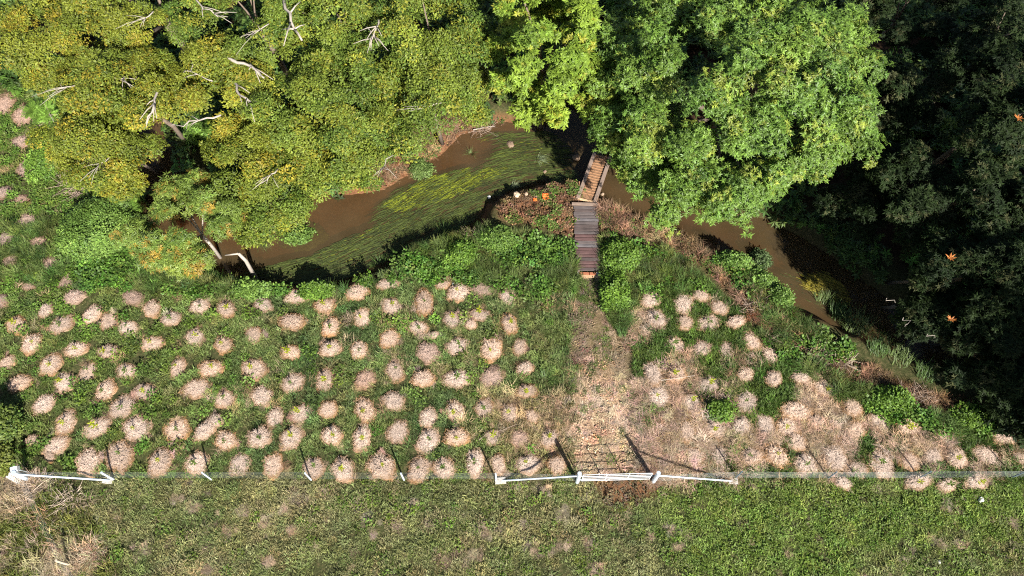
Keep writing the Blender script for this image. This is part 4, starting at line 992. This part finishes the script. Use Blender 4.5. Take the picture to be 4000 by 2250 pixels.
# right run
rp = [base(2872, 1868), base(3231, 1870), base(3588, 1868), base(3950, 1866), base(4330, 1864)]
f2 = empty('wire_fence', tuple(gr)); tag(f2, 'wire fence with dark steel posts running off beyond the gate', 'fence')
rod(f2, gr, 'gate_post', UP(gr, -.3), UP(gr, 1.62), .105, M['galv'], 12)
foot2 = base(2862, 1881)
rod(f2, gr, 'brace_rail', UP(gr, 1.2), UP(foot2, .1), .045, M['galv'], 10)
block(f2, gr, 'concrete_footing', UP(foot2, .05), (.45, .3, .2), M['concrete'], -.1)
for p in rp: rod(f2, gr, 'post', UP(p, -.3), UP(p, 1.25), .035, M['darksteel'], 6)
wires(f2, gr, [gr]+rp, HS)
# diagonal run at the corner
d1, d2, d3 = base(275, 2207), base(420, 2420), base(560, 2640)
f3 = empty('wire_fence', tuple(d1)); tag(f3, 'diagonal wire fence running from the corner post down the left edge', 'fence')
M['oldpost'] = simple('weathered_post', (.46, .38, .29), .85, .25, 8)
for p in (d1, d2): rod(f3, d1, 'post', UP(p, -.3), UP(p, 1.25), .06, M['oldpost'], 8)
wires(f3, d1, [corner, d1, d2, d3], HS[2:], .003)
# gate
g0 = gl+np.array([.22, .03, 0]); g1 = gr+np.array([-.22, .10, 0]); zb = max(g0[2], g1[2])+.16
gt = empty('field_gate', tuple(g0)); tag(gt, 'white tubular metal field gate closed across the dirt track', 'gate')
A3 = lambda t, h: np.array([g0[0]*(1-t)+g1[0]*t, g0[1]*(1-t)+g1[1]*t, zb+h])
for h in (0, .24, .50, .78, 1.08): rod(gt, g0, 'rail', A3(0, h), A3(1 if h < 1 else .965, h), .017, M['gatepaint'], 8)
for t, hh in ((0, 1.08), (.34, 1.08), (.67, 1.08), (1, .98)): rod(gt, g0, 'stile', A3(t, 0), A3(t, hh), .024, M['gatepaint'], 8)
m = MB(); m.tube([tuple(A3(.965, 1.08)-g0), tuple(A3(.99, 1.05)-g0), tuple(A3(1, .98)-g0)], .024, 8); m.build('corner_bend', M['gatepaint'], gt)
for h in (.2, .85):
    m = MB(); m.box(tuple(A3(-.035, h)-g0), (.2, .05, .05)); m.build('hinge', M['galv'], gt)
m = MB(); m.box(tuple(A3(1.03, .6)-g0), (.22, .05, .07)); m.build('latch', M['darksteel'], gt)
# box on a stake and the pale slab by the corner
bx = base(112, 1858); eb = empty('fence_energiser', tuple(bx)); tag(eb, 'small white box on a stake beside the corner post', 'electric box')
rod(eb, bx, 'stake', UP(bx, -.2), UP(bx, 1.0), .03, M['darksteel'], 6)
m = MB(); m.box((0, 0, 1.12), (.30, .26, .3), Matrix.Rotation(.35, 3, 'Z') @ Matrix.Rotation(.35, 3, 'X')); m.build('housing', M['whitebox'], eb)
m = MB(); m.box((0, -.02, 1.285), (.26, .22, .02), Matrix.Rotation(.35, 3, 'Z') @ Matrix.Rotation(.35, 3, 'X')); m.build('lid', M['galv'], eb)
m = MB(); m.tube([(.12, 0, 1.05), (.45, -.05, .9), (.75, -.12, .75)], .012, 5); m.build('cable', M['wire'], eb)
sx = base(62, 1872); m = MB(); m.box((0, 0, .12), (.75, .26, .16), Matrix.Rotation(-.45, 3, 'Z') @ Matrix.Rotation(.12, 3, 'Y'))
o = m.build('stone_slab', M['paleRock']); o.location = tuple(sx); tag(o, 'pale slab lying at the foot of the corner post', 'slab')

# ------------------------------------------------------------------ footbridge and ramp
dv = BR_N-BR_S; Lb = float(np.linalg.norm(dv[:2])); rzb = math.atan2(dv[1], dv[0])-math.pi/2
fb = empty('footbridge', (BR_S[0], BR_S[1], .15), rzb); tag(fb, 'plank footbridge deck of dark grey and reddish boards over the bank', 'footbridge')
NP = 20; st = Lb/NP; cm = [0,1,0,0,3,0,1,1,0,2,2,0,3,2,2,2,1,2,2,1]
pw = st-.045
def plank_mesh():
    m = MB(); Wd = 1.48; v = []; hx, hy, t = Wd/2, pw/2, .045; b = .008
    for z, ii in ((-t, 0), (-b, 0), (0, b)):
        v += [(-hx+ii, -hy+ii, z), (hx-ii, -hy+ii, z), (hx-ii, hy-ii, z), (-hx+ii, hy-ii, z)]
    f = [(3, 2, 1, 0), (8, 9, 10, 11)]
    for k in range(2):
        for i in range(4): f.append((k*4+i, k*4+(i+1) % 4, k*4+4+(i+1) % 4, k*4+4+i))
    return v, f
pv, pf = plank_mesh(); pme = []
for mt in PLK:
    me = bpy.data.meshes.new('plank'); me.from_pydata(pv, [], pf); me.materials.append(mt); pme.append(me)
for k in range(NP):
    o = bpy.data.objects.new('plank', pme[cm[NP-1-k] if NP-1-k < len(cm) else 0]); COL.objects.link(o); o.parent = fb
    o.location = (r.uniform(-.03, .03), st*(k+.5), r.uniform(-.008, .008)); o.rotation_euler = (r.uniform(-.02, .02), 0, r.uniform(-.008, .008)); o.scale = (r.uniform(.985, 1.02), r.uniform(.94, 1.03), 1)
for sx_ in (-.55, .55):
    m = MB(); m.box((sx_, Lb/2, -.16), (.12, Lb, .2)); m.build('stringer', M['rampgrey'], fb)
m = MB(); m.box((-.06, Lb+.09, .035), (1.62, .19, .07)); m.build('sill_board', M['rampgrey'], fb)
for sy in (.4, Lb*.5, Lb-.4):
    for sx_ in (-.55, .55):
        m = MB(); m.tube([(sx_, sy, -.7), (sx_, sy, -.26)], .07, 6); m.build('pile', M['rampgrey'], fb)
M['paverbrick'] = M['brick']
for i, (bx_, wd, mt) in enumerate([(-.46, .16, 'brick'), (-.16, .34, 'brick'), (.22, .34, 'brick'), (.58, .26, 'concrete')]):
    m = MB(); m.box((0, 0, 0), (wd, .17, .14)); o = m.build('brick', M[mt]); o.location = tuple(fb.matrix_world @ Vector((0, 0, 0)))
    q = Matrix.Rotation(rzb, 3, 'Z') @ Vector((bx_+.03, -.16, 0)); o.location = (BR_S[0]+q.x, BR_S[1]+q.y, .04); o.rotation_euler = (0, 0, rzb+r.uniform(-.04, .04))
    tag(o, ['narrow broken red brick at the left foot of the footbridge', 'red brick second from the left at the footbridge foot', 'red brick third from the left at the footbridge foot', 'pale block at the right end of the brick row'][i], 'brick', 'bricks at the footbridge foot')
for i, (bx_, by_, wd, hh, lab) in enumerate([(.22, -.33, 1.25, .11, 'new tan timber step across the foot of the footbridge'), (-.28, -.46, .6, .09, 'short tan timber offcut at the bottom left of the step'), (-.62, -.2, .07, .14, 'thin grey board end beside the narrow brick')]):
    m = MB(); m.box((0, 0, 0), (wd, .15 if i < 2 else .3, hh)); o = m.build('timber_step' if i < 2 else 'board_end', M['newtimber'] if i < 2 else M['concrete'])
    q = Matrix.Rotation(rzb, 3, 'Z') @ Vector((bx_, by_, 0)); o.location = (BR_S[0]+q.x, BR_S[1]+q.y, .03 if i != 1 else .01); o.rotation_euler = (0, 0, rzb+(-.02, .03, 0)[i]); tag(o, lab, 'timber')
# ramp
r0 = spot(2289, 787, .05, 1.0); r1 = spot(2336, 655, -.25, 1.0)
dr_ = r1-r0; Lr = float(np.linalg.norm(dr_))+1.2; rzr = math.atan2(dr_[1], dr_[0])-math.pi/2; pit = math.atan2(dr_[2], np.linalg.norm(dr_[:2]))
rm = empty('ramp', tuple(r0), rzr); rm.rotation_euler = (pit, 0, rzr); tag(rm, 'brown timber ramp with cross cleats leading down from the footbridge', 'ramp')
for i, xx in enumerate((-.29, 0.0, .29)):
    m = MB(); m.box((xx, Lr/2, -.03), (.282, Lr, .05), val=(.95, 1.08, 1.0)[i]); m.build('deck_board', M['rampwood'], rm)
for i, xx in enumerate((-.545, .545)):
    m = MB(); m.box((xx, Lr/2+(.02 if i else .02), .02), (.22, Lr, .14), val=1.15); m.build('side_rail', M['rampgrey' if i == 0 else 'rampgrey'], rm)
ncl = int(Lr/.23)
for k in range(2, ncl):
    m = MB(); m.box((.02, .2+k*.235, .012), (.80, .05, .045), val=1.15); m.build('cleat', M['rampwood'], rm)
m = MB(); m.box((-.06, .06, .02), (.98, .12, .1), val=1.3); m.build('end_board', M['newtimber'], rm)

# ------------------------------------------------------------------ rocks, litter, sticks
def rock(label, px, py, s, mat, cat='rock', flat=.6, group='loose stones'):
    g = gpt(px, py); g[2] = max(g[2], ZW-.03); v = []; f = []; NA, NB = 9, 5
    for i in range(NB+1):
        th = math.pi*i/NB
        for k in range(NA):
            a = 6.283*k/NA; j = rnd(.78, 1.2); v.append((s*math.sin(th)*math.cos(a)*j, s*.8*math.sin(th)*math.sin(a)*j, s*flat*math.cos(th)*rnd(.85, 1.1)+s*.2))
    for i in range(NB):
        for k in range(NA): f.append((i*NA+k, i*NA+(k+1) % NA, (i+1)*NA+(k+1) % NA, (i+1)*NA+k))
    o = mesh_obj('rock', v, f, mat, None, False, {'v': [1.0]*len(v)}); o.location = tuple(g); o.rotation_euler = (0, 0, rnd(0, 6)); tag(o, label, cat, group)
M['tanRock'] = simple('tan_stone', (.50, .36, .25), .85, .2, 9, bump=.4)
rock('flat tan stone at the pool edge by the pale reeds', 1300, 491, .26, M['tanRock']); rock('small tan stone next to the flat one', 1324, 489, .14, M['tanRock'])
rock('small brown stone nearest the orange cloth', 1350, 494, .14, M['rock']); rock('brown stone breaking the surface in mid pool', 1284, 378, .3, M['rock'], flat=.4)
rock('round stone under the water edge weeds', 1370, 442, .15, M['rock']); rock('brown boulder in the shadow left of the ramp', 1448, 412, .28, M['rock'], flat=1.1)
rock('small tan stone at the foot of the ramp', 1515, 492, .14, M['tanRock']); rock('pale stone on the dark bank by the pool bend', 1231, 500, .15, M['paleRock'])
rock('white rock lying in the paddock clover near the right edge', 2467, 1257, .18, M['paleRock']); rock('small white rock near the bottom of the paddock', 2362, 1414, .12, M['paleRock'])
rock('pale stone in the dark straw by the pool', 1140, 715, .1, M['paleRock'])
def scrap(label, px, py, s):
    g = gpt(px, py); n = 6; v = []; f = []
    for i in range(n):
        for j in range(n): v.append(((i/(n-1)-.5)*s+rnd(-.1, .1)*s, (j/(n-1)-.5)*s+rnd(-.1, .1)*s, .08+rnd(0, .35)*s))
    for i in range(n-1):
        for j in range(n-1): f.append((i*n+j, (i+1)*n+j, (i+1)*n+j+1, i*n+j+1))
    o = mesh_obj('orange_scrap', v, f, M['orange'], None, False, {'v': [1.0]*len(v)}); o.location = tuple(g); md = o.modifiers.new('thickness', 'SOLIDIFY'); md.thickness = .012; tag(o, label, 'scrap', 'orange scraps on the soil')
scrap('crumpled orange cloth on the dug soil left of the ramp', 1372, 498, .42); scrap('small dark orange scrap beside the crumpled cloth', 1346, 505, .22)
scrap('orange scrap on the right-hand bank', 2035, 861, .3); scrap('faded orange scrap below the one on the bank', 2113, 900, .2)
def stick(label, pts, rad, mat, lift=.06):
    P = [gpt(*q) for q in pts]; m = MB(); o0 = P[0]
    m.tube([tuple(q-o0+np.array([0, 0, lift])) for q in P], [rad*(1-.5*i/(len(P)-1)) for i in range(len(P))], 6); o = m.build('fallen_branch', mat); o.location = tuple(o0); tag(o, label, 'branch', 'fallen branches')
stick('tan split pole lying in the weeds right of the track', [(1552, 762), (1545, 795)], .05, M['newtimber'])
stick('thin curved dark branch lying over the mounds near the track', [(1205, 1110), (1228, 1092), (1262, 1086), (1300, 1070)], .025, M['twig'], .2)
stick('long thin pale stick lying in the straw of the right-hand field', [(1660, 962), (1700, 957), (1745, 950)], .02, M['palebark'], .3)
stick('grey branch on the soil of the lower right-hand bank', [(2000, 830), (2030, 842), (2062, 850)], .03, M['palebark'], .15)
stick('pale branch poking over the far shore roots', [(1190, 330), (1222, 322), (1246, 318)], .04, M['palebark'], .3)
stick('forked branch across the brush pile', [(195, 470), (210, 452), (228, 445)], .035, M['palebark'], .6)
stick('thin bare stick beside the pale fern patch', [(125, 280), (145, 318)], .04, M['palebark'], .5)
